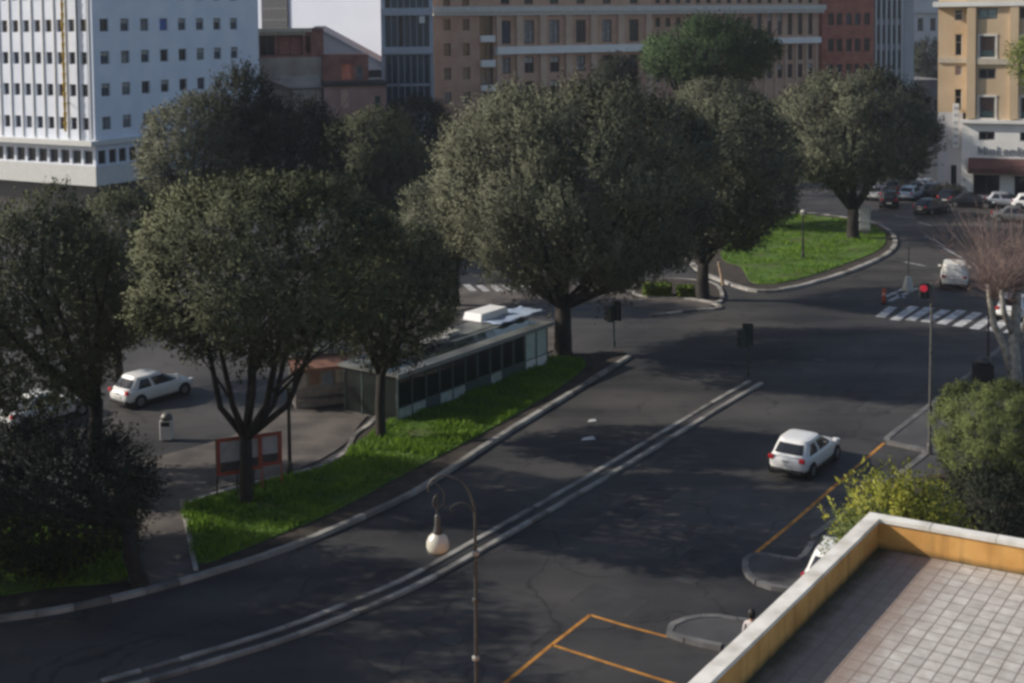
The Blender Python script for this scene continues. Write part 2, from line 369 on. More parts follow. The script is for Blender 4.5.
# far pavement with the crossing (lighter strip behind the veranda)
slab('far_pavement', gp([(425, 296), (455, 288), (520, 283), (600, 284), (690, 296), (715, 306), (690, 312), (600, 303), (500, 305), (430, 314)]), -0.02, 0.05, PAVE)
paint('crossing_bars', [gp([(466 + i * 13, 285 + (i % 2)), (474 + i * 13, 292)]) for i in range(8)], 0.5, PAINT_W, 0.058)
# double kerb median
med = spline(gp([(60, 696), (100, 684), (200, 656), (300, 624), (400, 583), (470, 545), (500, 528), (600, 471), (700, 411), (750, 382)]), 6)
def offset(pts, d):
    out = []
    for i in range(len(pts)):
        t = (pts[min(i + 1, len(pts) - 1)] - pts[max(i - 1, 0)]); t.z = 0; t.normalize(); out.append(pts[i] + Vector((-t.y, t.x, 0)) * d)
    return out
mb = MB(); strip_mb(mb, offset(med, -0.33), 0.50, 0.0, 0.05); tag(mb.build('median_fill', ASPH), kind='structure')
kerb('median_kerb', med, 0.22, 0.10, KERBM); kerb('median_kerb', offset(med, -0.66), 0.22, 0.10, KERBM)
# far island
far_out = spline(gp([(690, 262), (681, 255), (684, 250), (720, 240), (760, 222), (800, 214), (860, 221), (885, 229), (895, 241), (888, 254), (855, 270), (815, 283), (790, 289), (770, 292), (750, 291), (722, 282), (700, 272)]), 5, True)
slab('far_island_soil', far_out, -0.02, 0.12, SOIL)
kerb('far_island_kerb', far_out, 0.36, 0.17, closed=True)
far_grass = spline(gp([(724, 262), (722, 250), (735, 230), (765, 219), (800, 216), (856, 223), (879, 231), (886, 241), (878, 252), (850, 264), (812, 277), (790, 283), (770, 286), (752, 284), (745, 275), (740, 268)]), 5, True)
slab('far_island_lawn', far_grass, 0.0, 0.17, GRASSG)
small_is = spline(gp([(636, 296), (640, 283), (672, 280), (712, 284), (722, 296), (716, 304), (690, 300)]), 4, True)
slab('hedge_bed', small_is, -0.02, 0.12, SOIL); kerb('hedge_bed_kerb', small_is, 0.25, 0.15, closed=True)
kerb('refuge_kerb', spline(gp([(650, 316), (672, 314), (690, 311), (720, 309), (712, 303)]), 4), 0.3, 0.12)
# right-hand pavement with its build-outs
side_edge = gp([(1200, 190), (1024, 330), (975, 372), (938, 401), (884, 443), (930, 453), (914, 466), (862, 503), (813, 540)])
ear1 = spline(gp([(813, 545), (800, 562), (778, 560), (757, 556), (746, 562), (746, 573), (755, 583), (770, 589), (790, 592)]), 4)
ear2 = spline(gp([(775, 628), (743, 624), (712, 619), (684, 623), (667, 634), (690, 643), (722, 650)]), 4)
poly = side_edge + ear1 + gp([(800, 600)]) + ear2 + gp([(735, 662), (620, 800), (500, 1000)]) + [Vector((0, 2, 0)), Vector((140, 2, 0)), Vector((160, 120, 0))]
slab('pavement', poly, -0.02, 0.12, PAVED)
kerb('pavement_kerb', gp([(1024, 330), (975, 372), (938, 401), (884, 443), (930, 453), (914, 466), (862, 503), (813, 540)]), 0.26, 0.15, KERBD)
kerb('build_out_kerb', ear1, 0.22, 0.15, KERBD); kerb('build_out_kerb', ear2, 0.22, 0.15, KERBD)
# painted markings
paint('parking_line', [gp([(747, 560), (790, 525), (830, 490), (884, 443)])], 0.14, PAINT_Y, 0.004)
paint('parking_line', [gp([(590, 615), (545, 650), (470, 712)]), gp([(590, 615), (630, 627), (668, 637)]), gp([(552, 645), (608, 663), (690, 689)])], 0.13, PAINT_Y, 0.004)
stripes = [((893, 307), (880, 317)), ((914.5, 306.5), (894.5, 320)), ((930, 307.5), (909.5, 320.5)), ((946, 310), (925, 322)), ((962, 310.5), (941, 324)), ((978, 312.5), (957, 326.5)), ((994, 315), (974, 329)), ((1010, 317.5), (991, 331)), ((1027, 319), (1008, 333))]
mb = MB()
for a, b in stripes:
    A, B = G(*a), G(*b); q = P * 0.30
    for k in range(1): mb.quad(A - q + Vector((0, 0, .005)), B - q + Vector((0, 0, .005)), B + q + Vector((0, 0, .005)), A + q + Vector((0, 0, .005)))
tag(mb.build('zebra_crossing', mat('crossing_paint', (.30, .30, .30), .8, col2=(.62, .62, .62), scale=1.6)), kind='structure')
paint('stop_line', [gp([(885, 297), (912, 285)]), gp([(889, 301), (918, 288)]), gp([(896, 294), (905, 298)])], 0.3, PAINT_W, 0.006)
paint('lane_line', [gp([(895, 216), (916, 218)]), gp([(918, 222), (932, 226)]), gp([(925, 236), (945, 246)]), gp([(938, 245), (962, 258)]), gp([(905, 262), (925, 266)])], 0.22, PAINT_W, 0.007)
mb = MB()
for (x, y, w, l) in ((640, 505, 1.2, 5), (610, 600, 2.2, 1.6), (520, 640, 0.9, 3), (700, 560, 1.4, 4), (330, 590, 1.0, 4), (850, 400, 1.6, 5)):
    c = G(x, y); a = S * l / 2; b = P * w / 2; z = Vector((0, 0, .004))
    mb.quad(c - a - b + z, c - a + b + z, c + a + b + z, c + a - b + z)
tag(mb.build('road_patch', mat('asphalt_patch', (0.022, 0.022, 0.024), 0.9, col2=(0.04, 0.04, 0.042), scale=1.2)), kind='structure')
# dark earth of the garden under the trimmed bush
slab('garden_soil', spline(gp([(905, 492), (935, 478), (1000, 470), (1100, 460), (1120, 560), (960, 600), (880, 590)]), 4, True), 0.10, 0.16, SOIL)

def patchy(m):
    nt = m.node_tree; b = nt.nodes['Principled BSDF']; src = b.inputs['Base Color'].links[0].from_socket
    tc = nt.nodes.new('ShaderNodeTexCoord'); n = nt.nodes.new('ShaderNodeTexNoise'); n.inputs['Scale'].default_value = .45; n.inputs['Detail'].default_value = 7; nt.links.new(tc.outputs['Object'], n.inputs[0])
    mr = nt.nodes.new('ShaderNodeMapRange'); mr.inputs[1].default_value = .55; mr.inputs[2].default_value = .66; mr.inputs[3].default_value = 0; mr.inputs[4].default_value = .85; nt.links.new(n.outputs[0], mr.inputs[0])
    mx = nt.nodes.new('ShaderNodeMix'); mx.data_type = 'RGBA'; nt.links.new(mr.outputs[0], mx.inputs[0]); nt.links.new(src, mx.inputs[6]); mx.inputs[7].default_value = (.075, .06, .035, 1); nt.links.new(mx.outputs[2], b.inputs['Base Color'])
patchy(GRASSG)
def grass_blades(name, polys, n, zb, hmin, hmax, m):
    pts = []
    for poly, k in polys:
        P2 = np.array([(p[0], p[1]) for p in poly]); lo, hi = P2.min(0), P2.max(0); got = []
        while len(got) < k:
            q = rng.uniform(lo, hi, (4000, 2)); inside = np.zeros(len(q), bool); j = len(P2) - 1
            for i in range(len(P2)):
                yi, yj = P2[i, 1], P2[j, 1]
                c = ((yi > q[:, 1]) != (yj > q[:, 1])) & (q[:, 0] < (P2[j, 0] - P2[i, 0]) * (q[:, 1] - yi) / (yj - yi + 1e-9) + P2[i, 0])
                inside ^= c; j = i
            got += list(q[inside])
        pts += got[:k]
    q = np.array(pts); N = len(q)
    clump = 0.5 + 0.5 * np.sin(q[:, 0] * 1.3 + 2 * np.sin(q[:, 1] * .9)) * np.cos(q[:, 1] * 1.7 + q[:, 0] * .6)
    h = rng.uniform(hmin, hmax, N) * (0.6 + 0.8 * clump); th = rng.uniform(0, 6.28, N); w = h * 0.22
    base = np.c_[q, np.full(N, zb)]; sd = np.c_[np.cos(th), np.sin(th), np.zeros(N)] * w[:, None]
    h *= np.where(np.sin(q[:, 0] * .9 + 3 * np.sin(q[:, 1] * .45)) * np.sin(q[:, 1] * .8 + 1.3) > .55, .35, 1.0)
    tip = base + np.c_[rng.normal(0, .35, (N, 2)) * h[:, None], h]
    v = np.stack([base - sd, base + sd, tip], 1).reshape(-1, 3)
    me = bpy.data.meshes.new(name); me.vertices.add(3 * N); me.vertices.foreach_set('co', v.ravel().astype(np.float32))
    me.loops.add(3 * N); me.loops.foreach_set('vertex_index', np.arange(3 * N, dtype=np.int32)); me.polygons.add(N)
    me.polygons.foreach_set('loop_start', np.arange(0, 3 * N, 3, dtype=np.int32))
    a = me.attributes.new('tint', 'FLOAT', 'POINT'); a.data.foreach_set('value', np.repeat(np.clip(rng.normal(.5, .2, N) * .6 + clump * .4, 0, 1), 3).astype(np.float32))
    me.update(calc_edges=True); me.materials.append(m)
    return tag(obj(name, me), 'short bright green grass growing on the planted road islands', 'grass', kind='stuff')
grass_blades('grass', [(grass_r, 26000), (grass_l, 9000), (far_grass, 16000)], 0, 0.15, 0.10, 0.24, leaf_mat('grass_blade', (0.055, 0.12, 0.012), (0.19, 0.32, 0.03), .6, .3))

# ------------------------------------------------------------------ trees
def leaves_mesh(name, cen, axis, length, width, tint, m, face=None):
    N = len(cen)
    axis = axis / (np.linalg.norm(axis, axis=1, keepdims=True) + 1e-9)
    rnd = rng.normal(size=(N, 3))
    if face is not None: rnd = face + rnd * .34
    side = np.cross(axis, rnd); side /= (np.linalg.norm(side, axis=1, keepdims=True) + 1e-9)
    nrm = None
    if face is not None:
        gn = np.cross(-axis, side) * -1.0
        gn = np.cross(side * 1.0, axis); sgn = np.where((gn * face).sum(1) < 0, -1.0, 1.0); side = side * sgn[:, None]
        nrm = face / (np.linalg.norm(face, axis=1, keepdims=True) + 1e-9) + rng.normal(0, .19, (N, 3)); nrm /= (np.linalg.norm(nrm, axis=1, keepdims=True) + 1e-9)
    l = length[:, None] / 2; w = width[:, None] / 2
    v = np.stack([cen - axis * l, cen + side * w - axis * l * .1, cen + axis * l, cen - side * w - axis * l * .1], 1).reshape(-1, 3)
    me = bpy.data.meshes.new(name); me.vertices.add(4 * N); me.vertices.foreach_set('co', v.ravel().astype(np.float32))
    me.loops.add(4 * N); me.loops.foreach_set('vertex_index', np.arange(4 * N, dtype=np.int32)); me.polygons.add(N)
    me.polygons.foreach_set('loop_start', np.arange(0, 4 * N, 4, dtype=np.int32))
    a = me.attributes.new('tint', 'FLOAT', 'POINT'); a.data.foreach_set('value', np.repeat(np.clip(tint, 0, 1), 4).astype(np.float32))
    me.update(calc_edges=True); me.materials.append(m)
    if nrm is not None:
        me.polygons.foreach_set('use_smooth', np.ones(N, bool)); me.update()
        me.normals_split_custom_set_from_vertices(np.repeat(nrm, 4, axis=0).astype(np.float32))
    return me

def crown(name, parent, c, r, m, leaf=0.34, cov=1.5, lobes=60, lobe_r=0.26, up=0.5, inner=0.35, spiky=0.0, seed=1, flat=0.0, wr=0.42, sq=1.0):
    """foliage as many leaf faces on sprigs, gathered into lobes spread over an ellipsoid (centre c, radii r)"""
    g = np.random.default_rng(seed)
    c = np.array(c, float); r = np.array(r, float) * 1.0; leaf = leaf * .5; cov = cov * 1.15
    i = np.arange(lobes) + .5; ph = np.arccos(1 - 2 * i / lobes); th = np.pi * (1 + 5 ** .5) * i
    d = np.c_[np.cos(th) * np.sin(ph), np.sin(th) * np.sin(ph), np.cos(ph)] + g.normal(0, .16, (lobes, 3)); d /= np.linalg.norm(d, axis=1, keepdims=True)
    if flat: d[:, 2] = np.where(d[:, 2] < 0, d[:, 2] * (1 - flat), d[:, 2])
    if sq != 1.0: d = np.sign(d) * np.abs(d) ** sq
    lr = lobe_r * g.uniform(.75, 1.3, lobes)
    lc = c + d * r * (1 - lr * .9)[:, None] * g.uniform(.92, 1.04, lobes)[:, None]
    area = 4 * np.pi * ((r[0] * r[1]) ** 1.6 / 3 + (r[0] * r[2]) ** 1.6 / 3 + (r[1] * r[2]) ** 1.6 / 3) ** (1 / 1.6)
    per = 12; n = int(cov * area / (leaf * leaf * wr * .5) / per)
    ns = int(n * (1 - inner)); ni = n - ns
    k = g.integers(0, lobes, ns); q = g.normal(size=(ns, 3)); q /= np.linalg.norm(q, axis=1, keepdims=True)
    dot = (q * d[k]).sum(1); q = np.where((dot < -.15)[:, None], -q, q)
    rm = r.mean()
    sp = lc[k] + q * (lr[k] * rm)[:, None] * g.uniform(.75, 1.05, ns)[:, None] * np.array([1, 1, min(1.2, max(.6, r[2] / rm))])
    out = (q + d[k]); out /= np.linalg.norm(out, axis=1, keepdims=True)
    qi = g.normal(size=(ni, 3)); qi /= np.linalg.norm(qi, axis=1, keepdims=True)
    spi = c + qi * r * (g.uniform(.15, .9, ni) ** .6)[:, None]
    sp = np.vstack([sp, spi]); out = np.vstack([out, qi]); lob = np.r_[g.normal(0, .15, lobes)[k], np.zeros(ni)]
    ax = out * (1 - up) + np.array([0, 0, 1.0]) * up + g.normal(0, .22, out.shape); ax /= np.linalg.norm(ax, axis=1, keepdims=True)
    sl = leaf * (3.6 + spiky * 4.4) * g.uniform(.6, 1.3, len(sp))
    t = g.uniform(0, 1, (len(sp), per))
    cen = sp[:, None, :] + ax[:, None, :] * (sl[:, None] * t)[:, :, None] + g.normal(0, leaf * .38 * (1 - .5 * min(spiky, 1)), (len(sp), per, 3))
    la_ = ax[:, None, :] * .8 + g.normal(0, .6, (len(sp), per, 3))
    tint = np.clip(.5 + lob[:, None] + g.normal(0, .13, (len(sp), 1)) + g.normal(0, .06, (len(sp), per)) , 0, 1)
    fc = np.repeat(out + np.array([0, 0, .30]), per, axis=0)
    L = np.full(len(sp) * per, leaf) * g.uniform(.6, 1.25, len(sp) * per)
    me = leaves_mesh(name, cen.reshape(-1, 3) , la_.reshape(-1, 3), L, L * wr, tint.ravel(), m, fc)
    return obj(name, me, parent)

def limbs(mb, base, fork, r0, targets, seed=1, twigs=2, lean=0.3):
    g = random.Random(seed); base = Vector(base); fork = Vector(fork)
    mid = base.lerp(fork, .5) + Vector((g.uniform(-.1, .1), g.uniform(-.1, .1), 0))
    mb.tube([base + Vector((0, 0, -.15)), base + Vector((0, 0, .25)), mid, fork], [r0 * 1.5, r0 * 1.1, r0, r0 * .9], 10)
    for tg in targets:
        tg = Vector(tg); m1 = fork.lerp(tg, .35) + Vector((0, 0, -lean * (tg - fork).length * .18 * g.uniform(.3, 1.2))); m2 = fork.lerp(tg, .7) + Vector((g.uniform(-.3, .3), g.uniform(-.3, .3), g.uniform(-.1, .3)))
        rr = r0 * g.uniform(.5, .68)
        mb.tube([fork + Vector((0, 0, -.25)), m1, m2, tg], [rr * 1.1, rr * .85, rr * .55, rr * .2], 8)
        for k in range(twigs):
            s0 = m1.lerp(m2, g.uniform(0, .9)); e = s0 + (tg - fork) * g.uniform(.3, .55) + Vector((g.uniform(-1, 1), g.uniform(-1, 1), g.uniform(-.2, .8))) * (tg - fork).length * .35
            mb.tube([s0, s0.lerp(e, .5) + Vector((0, 0, .12)), e], [rr * .42, rr * .3, rr * .08], 6)

OAK = leaf_mat('holm_oak_leaf', (0.040, 0.046, 0.030), (0.165, 0.172, 0.112))
OAKG = leaf_mat('holm_oak_leaf_green', (0.032, 0.040, 0.022), (0.135, 0.145, 0.078))
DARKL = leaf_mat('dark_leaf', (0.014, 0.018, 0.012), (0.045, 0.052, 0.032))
PINEL = leaf_mat('pine_needle', (0.022, 0.044, 0.016), (0.065, 0.105, 0.042))
BUSHL = leaf_mat('bush_leaf', (0.05, 0.068, 0.022), (0.19, 0.225, 0.075))
YELL = leaf_mat('yellow_leaf', (0.10, 0.14, 0.03), (0.46, 0.44, 0.07), .55, .35)
POPL = leaf_mat('pale_leaf', (0.07, 0.10, 0.03), (0.22, 0.26, 0.08), .55, .35)

def px_tree(name, label, base_px, box, m, cat='tree', group=None, ry=1.0, trunk_r=0.3, fork_py=None, nl=5, seed=1, Y=None, dy=0.0, fork_px=None, tz=.25, lean=.3, **kw):
    """tree standing at a ground pixel, crown filling a pixel box at that distance"""
    b = G(*base_px) if Y is None else Vector((at(base_px[0], 200, Y).x, Y, 0))
    Yc = b.y + dy
    x0, x1, y0, y1 = box
    c = at((x0 + x1) / 2, (y0 + y1) / 2, Yc); rx = (x1 - x0) / 2 * Yc / F; rz = (y1 - y0) / 2 * Yc / F
    r = (rx, rx * ry, rz)
    t = thing(name, label, cat, b, 0, group)
    mb = MB()
    fz = at(fork_px or base_px[0], fork_py, b.y) if fork_py else Vector((b.x, b.y, max(1.5, c.z - rz * .9)))
    cl = c - b; fl = fz - b
    g = random.Random(seed); tg = []
    for k in range(nl):
        a = 2 * math.pi * (k + g.uniform(-.25, .25)) / nl
        tg.append(cl + Vector((math.cos(a) * r[0] * .72, math.sin(a) * r[1] * .72, rz * g.uniform(tz - .3, tz + .2))))
    tg.append(cl + Vector((0, 0, rz * .5)))
    limbs(mb, (0, 0, 0), fl, trunk_r, tg, seed, lean=lean)
    mb.build('trunk', BARK, t, True)
    crown('crown', t, cl, r, m, seed=seed, **kw)
    return t
GO = 'rounded holm oaks of the square'
px_tree('holm_oak_tree', 'largest rounded grey-green tree at the centre, trunk at the end of the green lawn', (563, 355), (430, 722, 92, 296), OAK, group=GO, ry=.95, trunk_r=.48, fork_py=302, nl=7, seed=11, leaf=.40, cov=2.0, lobes=130, lobe_r=.16, up=.66, spiky=.7, inner=.3, sq=.86, tz=.0, lean=.8)
px_tree('holm_oak_tree', 'wide olive tree forking low on the lawn beside the red framed boards', (246, 505), (128, 404, 176, 374), OAKG, group=GO, ry=.95, trunk_r=.26, fork_py=432, nl=6, seed=12, leaf=.33, cov=1.5, lobes=62, lobe_r=.21, up=.35, inner=.25, sq=.85, flat=.35, tz=.0, lean=.9)
px_tree('holm_oak_tree', 'small dark tree on the lawn in front of the glass veranda', (381, 440), (322, 455, 218, 372), OAKG, group=GO, ry=.95, trunk_r=.22, fork_py=372, nl=5, seed=13, leaf=.32, cov=1.6, lobes=42, lobe_r=.27, up=.4, inner=.3)
px_tree('holm_oak_tree', 'dark tree at the left edge standing in front of the two white cars', (97, 470), (-85, 130, 188, 425), OAKG, group=GO, ry=.8, dy=-1.5, trunk_r=.3, fork_py=400, nl=6, seed=14, leaf=.33, cov=1.5, lobes=60, lobe_r=.23, up=.4, inner=.3)
px_tree('holm_oak_tree', 'slim lighter green tree between the left edge tree and the wide forked tree', (118, 395), (62, 178, 188, 352), OAKG, group=GO, trunk_r=.25, nl=5, seed=15, leaf=.34, cov=1.3, lobes=36, lobe_r=.27, up=.5, inner=.3, dy=1)
px_tree('holm_oak_tree', 'dark tree beside the small hedge bed, half behind the largest tree', (703, 300), (652, 797, 100, 256), OAK, group=GO, trunk_r=.42, fork_py=262, nl=6, seed=16, leaf=.42, cov=1.8, lobes=70, lobe_r=.2, up=.55, spiky=.3, inner=.3)
px_tree('holm_oak_tree', 'dark round tree at the far end of the bright green island', (853, 240), (768, 934, 73, 200), OAK, group=GO, trunk_r=.5, fork_py=208, nl=6, seed=17, leaf=.48, cov=1.8, lobes=80, lobe_r=.19, up=.5, spiky=.2, inner=.3, sq=.9, flat=.25)
px_tree('holm_oak_tree', 'grey-green tree standing behind the white roof box of the veranda', (455, 306), (400, 484, 180, 276), OAK, group=GO, trunk_r=.32, fork_py=266, nl=5, seed=18, leaf=.42, cov=1.6, lobes=50, lobe_r=.24, up=.55, spiky=.3, inner=.3)
px_tree('holm_oak_tree', 'dark tree behind the far island, between the two taller round trees', (770, 228), (700, 780, 100, 205), OAK, group=GO, trunk_r=.4, nl=5, seed=19, leaf=.48, cov=1.5, lobes=46, lobe_r=.25, up=.5, inner=.3)
GB = 'dark trees in front of the pale office block'
px_tree('broadleaf_tree', 'grey-green tree in front of the shaded side of the pale office block', (190, 262), (138, 262, 97, 215), OAK, group=GB, trunk_r=.35, nl=5, seed=21, leaf=.45, cov=1.5, lobes=46, lobe_r=.25, up=.4, inner=.3)
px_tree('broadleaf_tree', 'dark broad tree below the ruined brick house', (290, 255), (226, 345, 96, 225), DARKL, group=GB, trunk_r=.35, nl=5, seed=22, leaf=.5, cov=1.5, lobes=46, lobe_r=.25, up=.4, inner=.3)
px_tree('broadleaf_tree', 'grey tree between the ruined brick house and the largest tree', (372, 258), (318, 428, 108, 232), OAKG, group=GB, trunk_r=.35, nl=5, seed=23, leaf=.48, cov=1.5, lobes=46, lobe_r=.25, up=.5, inner=.3)
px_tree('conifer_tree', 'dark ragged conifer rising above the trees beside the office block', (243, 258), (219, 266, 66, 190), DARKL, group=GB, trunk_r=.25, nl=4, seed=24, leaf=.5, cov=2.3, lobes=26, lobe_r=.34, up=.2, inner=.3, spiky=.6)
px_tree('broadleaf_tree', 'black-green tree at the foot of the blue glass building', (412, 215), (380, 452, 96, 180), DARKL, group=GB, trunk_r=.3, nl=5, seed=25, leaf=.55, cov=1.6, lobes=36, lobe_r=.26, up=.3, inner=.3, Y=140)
px_tree('stone_pine', 'umbrella-shaped bright green pine in front of the brown brick building', (702, 215), (640, 779, 20, 94), PINEL, trunk_r=.45, fork_py=125, fork_px=690, nl=8, seed=26, Y=140, leaf=.55, cov=1.5, lobes=34, lobe_r=.30, up=.35, inner=.3, spiky=.1, ry=.9, flat=.35)
px_tree('cypress_tree', 'small dark pointed tree standing before the brown brick facade', (614, 210), (596, 638, 54, 125), DARKL, trunk_r=.2, nl=4, seed=27, Y=150, leaf=.5, cov=1.8, lobes=30, lobe_r=.34, up=.5, inner=.3)
px_tree('broadleaf_tree', 'low olive tree peeping out under the umbrella pine', (720, 215), (668, 762, 82, 135), OAK, trunk_r=.3, nl=5, seed=28, Y=126, leaf=.48, cov=1.4, lobes=36, lobe_r=.3, up=.5, inner=.3)
px_tree('broadleaf_tree', 'dark tree closing the gap between the white office tower and the orange corner building', (927, 120), (908, 948, 40, 100), DARKL, trunk_r=.4, nl=4, seed=29, Y=290, leaf=.9, cov=1.8, lobes=24, lobe_r=.34, up=.3, inner=.3)
px_tree('broadleaf_tree', 'pale green tree tip leaning in at the right edge before the orange corner building', (1070, 420), (1013, 1120, 30, 95), POPL, trunk_r=.2, nl=5, seed=30, Y=62, leaf=.3, cov=1.0, lobes=34, lobe_r=.26, up=.3, inner=.25)
# low dark tree at the left with its trunk at the path
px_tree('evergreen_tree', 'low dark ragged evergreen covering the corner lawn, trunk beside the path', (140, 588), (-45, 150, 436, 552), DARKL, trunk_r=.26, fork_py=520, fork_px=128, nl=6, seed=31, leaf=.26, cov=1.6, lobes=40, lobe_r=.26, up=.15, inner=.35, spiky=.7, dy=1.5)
# unseen trees added outside the left edge to shade the road
px_tree('holm_oak_tree', 'unseen tree added for shade outside the left edge, in line with the front kerb of the island', (-304, 596), (-485, -123, 188, 475), OAKG, group=GO, trunk_r=.35, nl=5, seed=32, leaf=.5, cov=1.0, lobes=50, lobe_r=.24, up=.4, inner=.35)
px_tree('holm_oak_tree', 'unseen tree added for shade outside the left edge, nearest to the camera building', (-331, 690), (-520, -150, 233, 550), OAKG, group=GO, trunk_r=.35, nl=5, seed=33, leaf=.5, cov=1.0, lobes=50, lobe_r=.24, up=.4, inner=.35)
px_tree('holm_oak_tree', 'unseen tree added for shade outside the left edge, furthest out in the row', (-560, 640), (-760, -370, 200, 510), OAKG, group=GO, trunk_r=.35, nl=5, seed=34, leaf=.5, cov=.9, lobes=50, lobe_r=.24, up=.4, inner=.35)

# trimmed bush and yellow shrub by the terrace
def shrub(name, label, Y, base_px, box, m, seed, stems=6, **kw):
    x0, x1, y0, y1 = box
    c = at((x0 + x1) / 2, (y0 + y1) / 2, Y); rx = (x1 - x0) / 2 * Y / F; rz = (y1 - y0) / 2 * Y / F
    b = Vector((at(base_px, 400, Y).x, Y, 0.1)); t = thing(name, label, 'shrub', b)
    mb = MB(); g = random.Random(seed)
    for k in range(stems):
        a = 6.28 * k / stems; e = (c - b) + Vector((math.cos(a) * rx * .6, math.sin(a) * rx * .6, rz * g.uniform(-.3, .4)))
        mb.tube([(math.cos(a) * .12, math.sin(a) * .12, -.1), e.lerp(Vector((0, 0, 0)), .5) + Vector((0, 0, .2)), e], [.07, .05, .02], 6)
    mb.build('stem', BARK, t, True)
    crown('foliage', t, c - b, (rx, rx * kw.pop('ry', 1.0), rz), m, seed=seed, **kw)
    return t
shrub('trimmed_bush', 'big clipped dome-shaped green bush at the right edge behind the terrace', 51.5, 995, (940, 1066, 386, 488), BUSHL, 41, leaf=.17, cov=2.0, lobes=150, lobe_r=.12, up=.3, inner=.3, sq=.72)
shrub('leafy_shrub', 'yellow-green leafy shrub just behind the terrace corner', 41, 893, (850, 955, 490, 592), YELL, 42, leaf=.38, cov=1.9, lobes=30, lobe_r=.3, up=.55, inner=.3, spiky=.5)
shrub('leafy_shrub', 'low pale green shrub at the outer side of the terrace corner', 38, 845, (836, 890, 514, 600), POPL, 43, leaf=.26, cov=1.2, lobes=22, lobe_r=.34, up=.5, inner=.3, spiky=.3)
shrub('leafy_shrub', 'dark low shrub in the shade under the clipped bush', 47, 990, (930, 1060, 478, 545), DARKL, 44, leaf=.24, cov=1.1, lobes=30, lobe_r=.3, up=.4, inner=.3)

# bare pollarded plane tree at the right edge
b = G(1016, 388); t = thing('plane_tree', 'bare pollarded tree with pale trunk and reddish twigs at the right edge', 'tree', b)
mb = MB()
def AT(px, py, dy=0.0): return at(px, py, b.y + dy) - b
mb.tube([(0, 0, -.1), AT(1015, 370), AT(1013, 345), AT(1016, 315), AT(1017, 292)], [.42, .34, .30, .26, .2], 10)
mb.tube([AT(1012, 372), AT(1004, 345), AT(994, 325), AT(990, 300), AT(988, 284)], [.24, .2, .17, .15, .1], 8)
mb.tube([AT(1015, 350), AT(1026, 325, .5), AT(1032, 290, .8)], [.2, .17, .12], 8)
mb.tube([AT(1013, 335), AT(1004, 312, -.5), AT(1001, 290, -.8)], [.17, .14, .1], 8)
mb.build('trunk', PALEBARK, t, True)
mb = MB(); g = random.Random(5)
heads = [AT(1017, 292), AT(988, 284), AT(1032, 290, .8), AT(1001, 290, -.8), AT(994, 300), AT(1010, 305)]
for k in range(380):
    h = heads[k % len(heads)]; e = h + Vector((g.gauss(0, 1.7), g.gauss(0, 1.5), g.uniform(.4, 4.4)))
    m1 = h.lerp(e, .5) + Vector((g.gauss(0, .2), g.gauss(0, .2), .15))
    mb.tube([h, m1, e], [.013, .008, .004], 4, cap=False)
    for q in range(2):
        s0 = m1.lerp(e, g.random()); mb.tube([s0, s0 + Vector((g.gauss(0, .5), g.gauss(0, .5), g.uniform(.1, .9)))], [.007, .003], 3, cap=False)
mb.build('crown', mat('red_twig', (0.25, 0.175, 0.15), .9, var=.2), t)

# small hedge in the bed
def hedge(label, x0, x1, yb, h, depth):
    a, bb = G(x0, yb), G(x1, yb); c = (a + bb) / 2; t = thing('hedge', label, 'hedge', c + Vector((0, 0, .1)), math.atan2((bb - a).y, (bb - a).x), 'clipped hedges in the bed')
    L = (bb - a).length
    mb = MB(); mb.tube([(-L * .4, 0, 0), (L * .4, 0, .15)], .04, 5); mb.build('stem', BARK, t)
    g = np.random.default_rng(int(x0)); n = 1800
    cen = np.c_[g.uniform(-L / 2, L / 2, n), g.uniform(-depth / 2, depth / 2, n), g.uniform(.05, h, n)]
    obj('foliage', leaves_mesh('foliage', cen, g.normal(size=(n, 3)), np.full(n, .22), np.full(n, .12), g.random(n), leaf_mat('hedge_leaf', (0.05, 0.085, 0.015), (0.14, 0.2, 0.03))), t)
hedge('longer clipped bright green hedge left of the dark trunk in the small bed', 643, 672, 297, .85, 1.1)
hedge('shorter clipped bright green hedge next to the trunk in the small bed', 677, 694, 298, .75, 1.0)

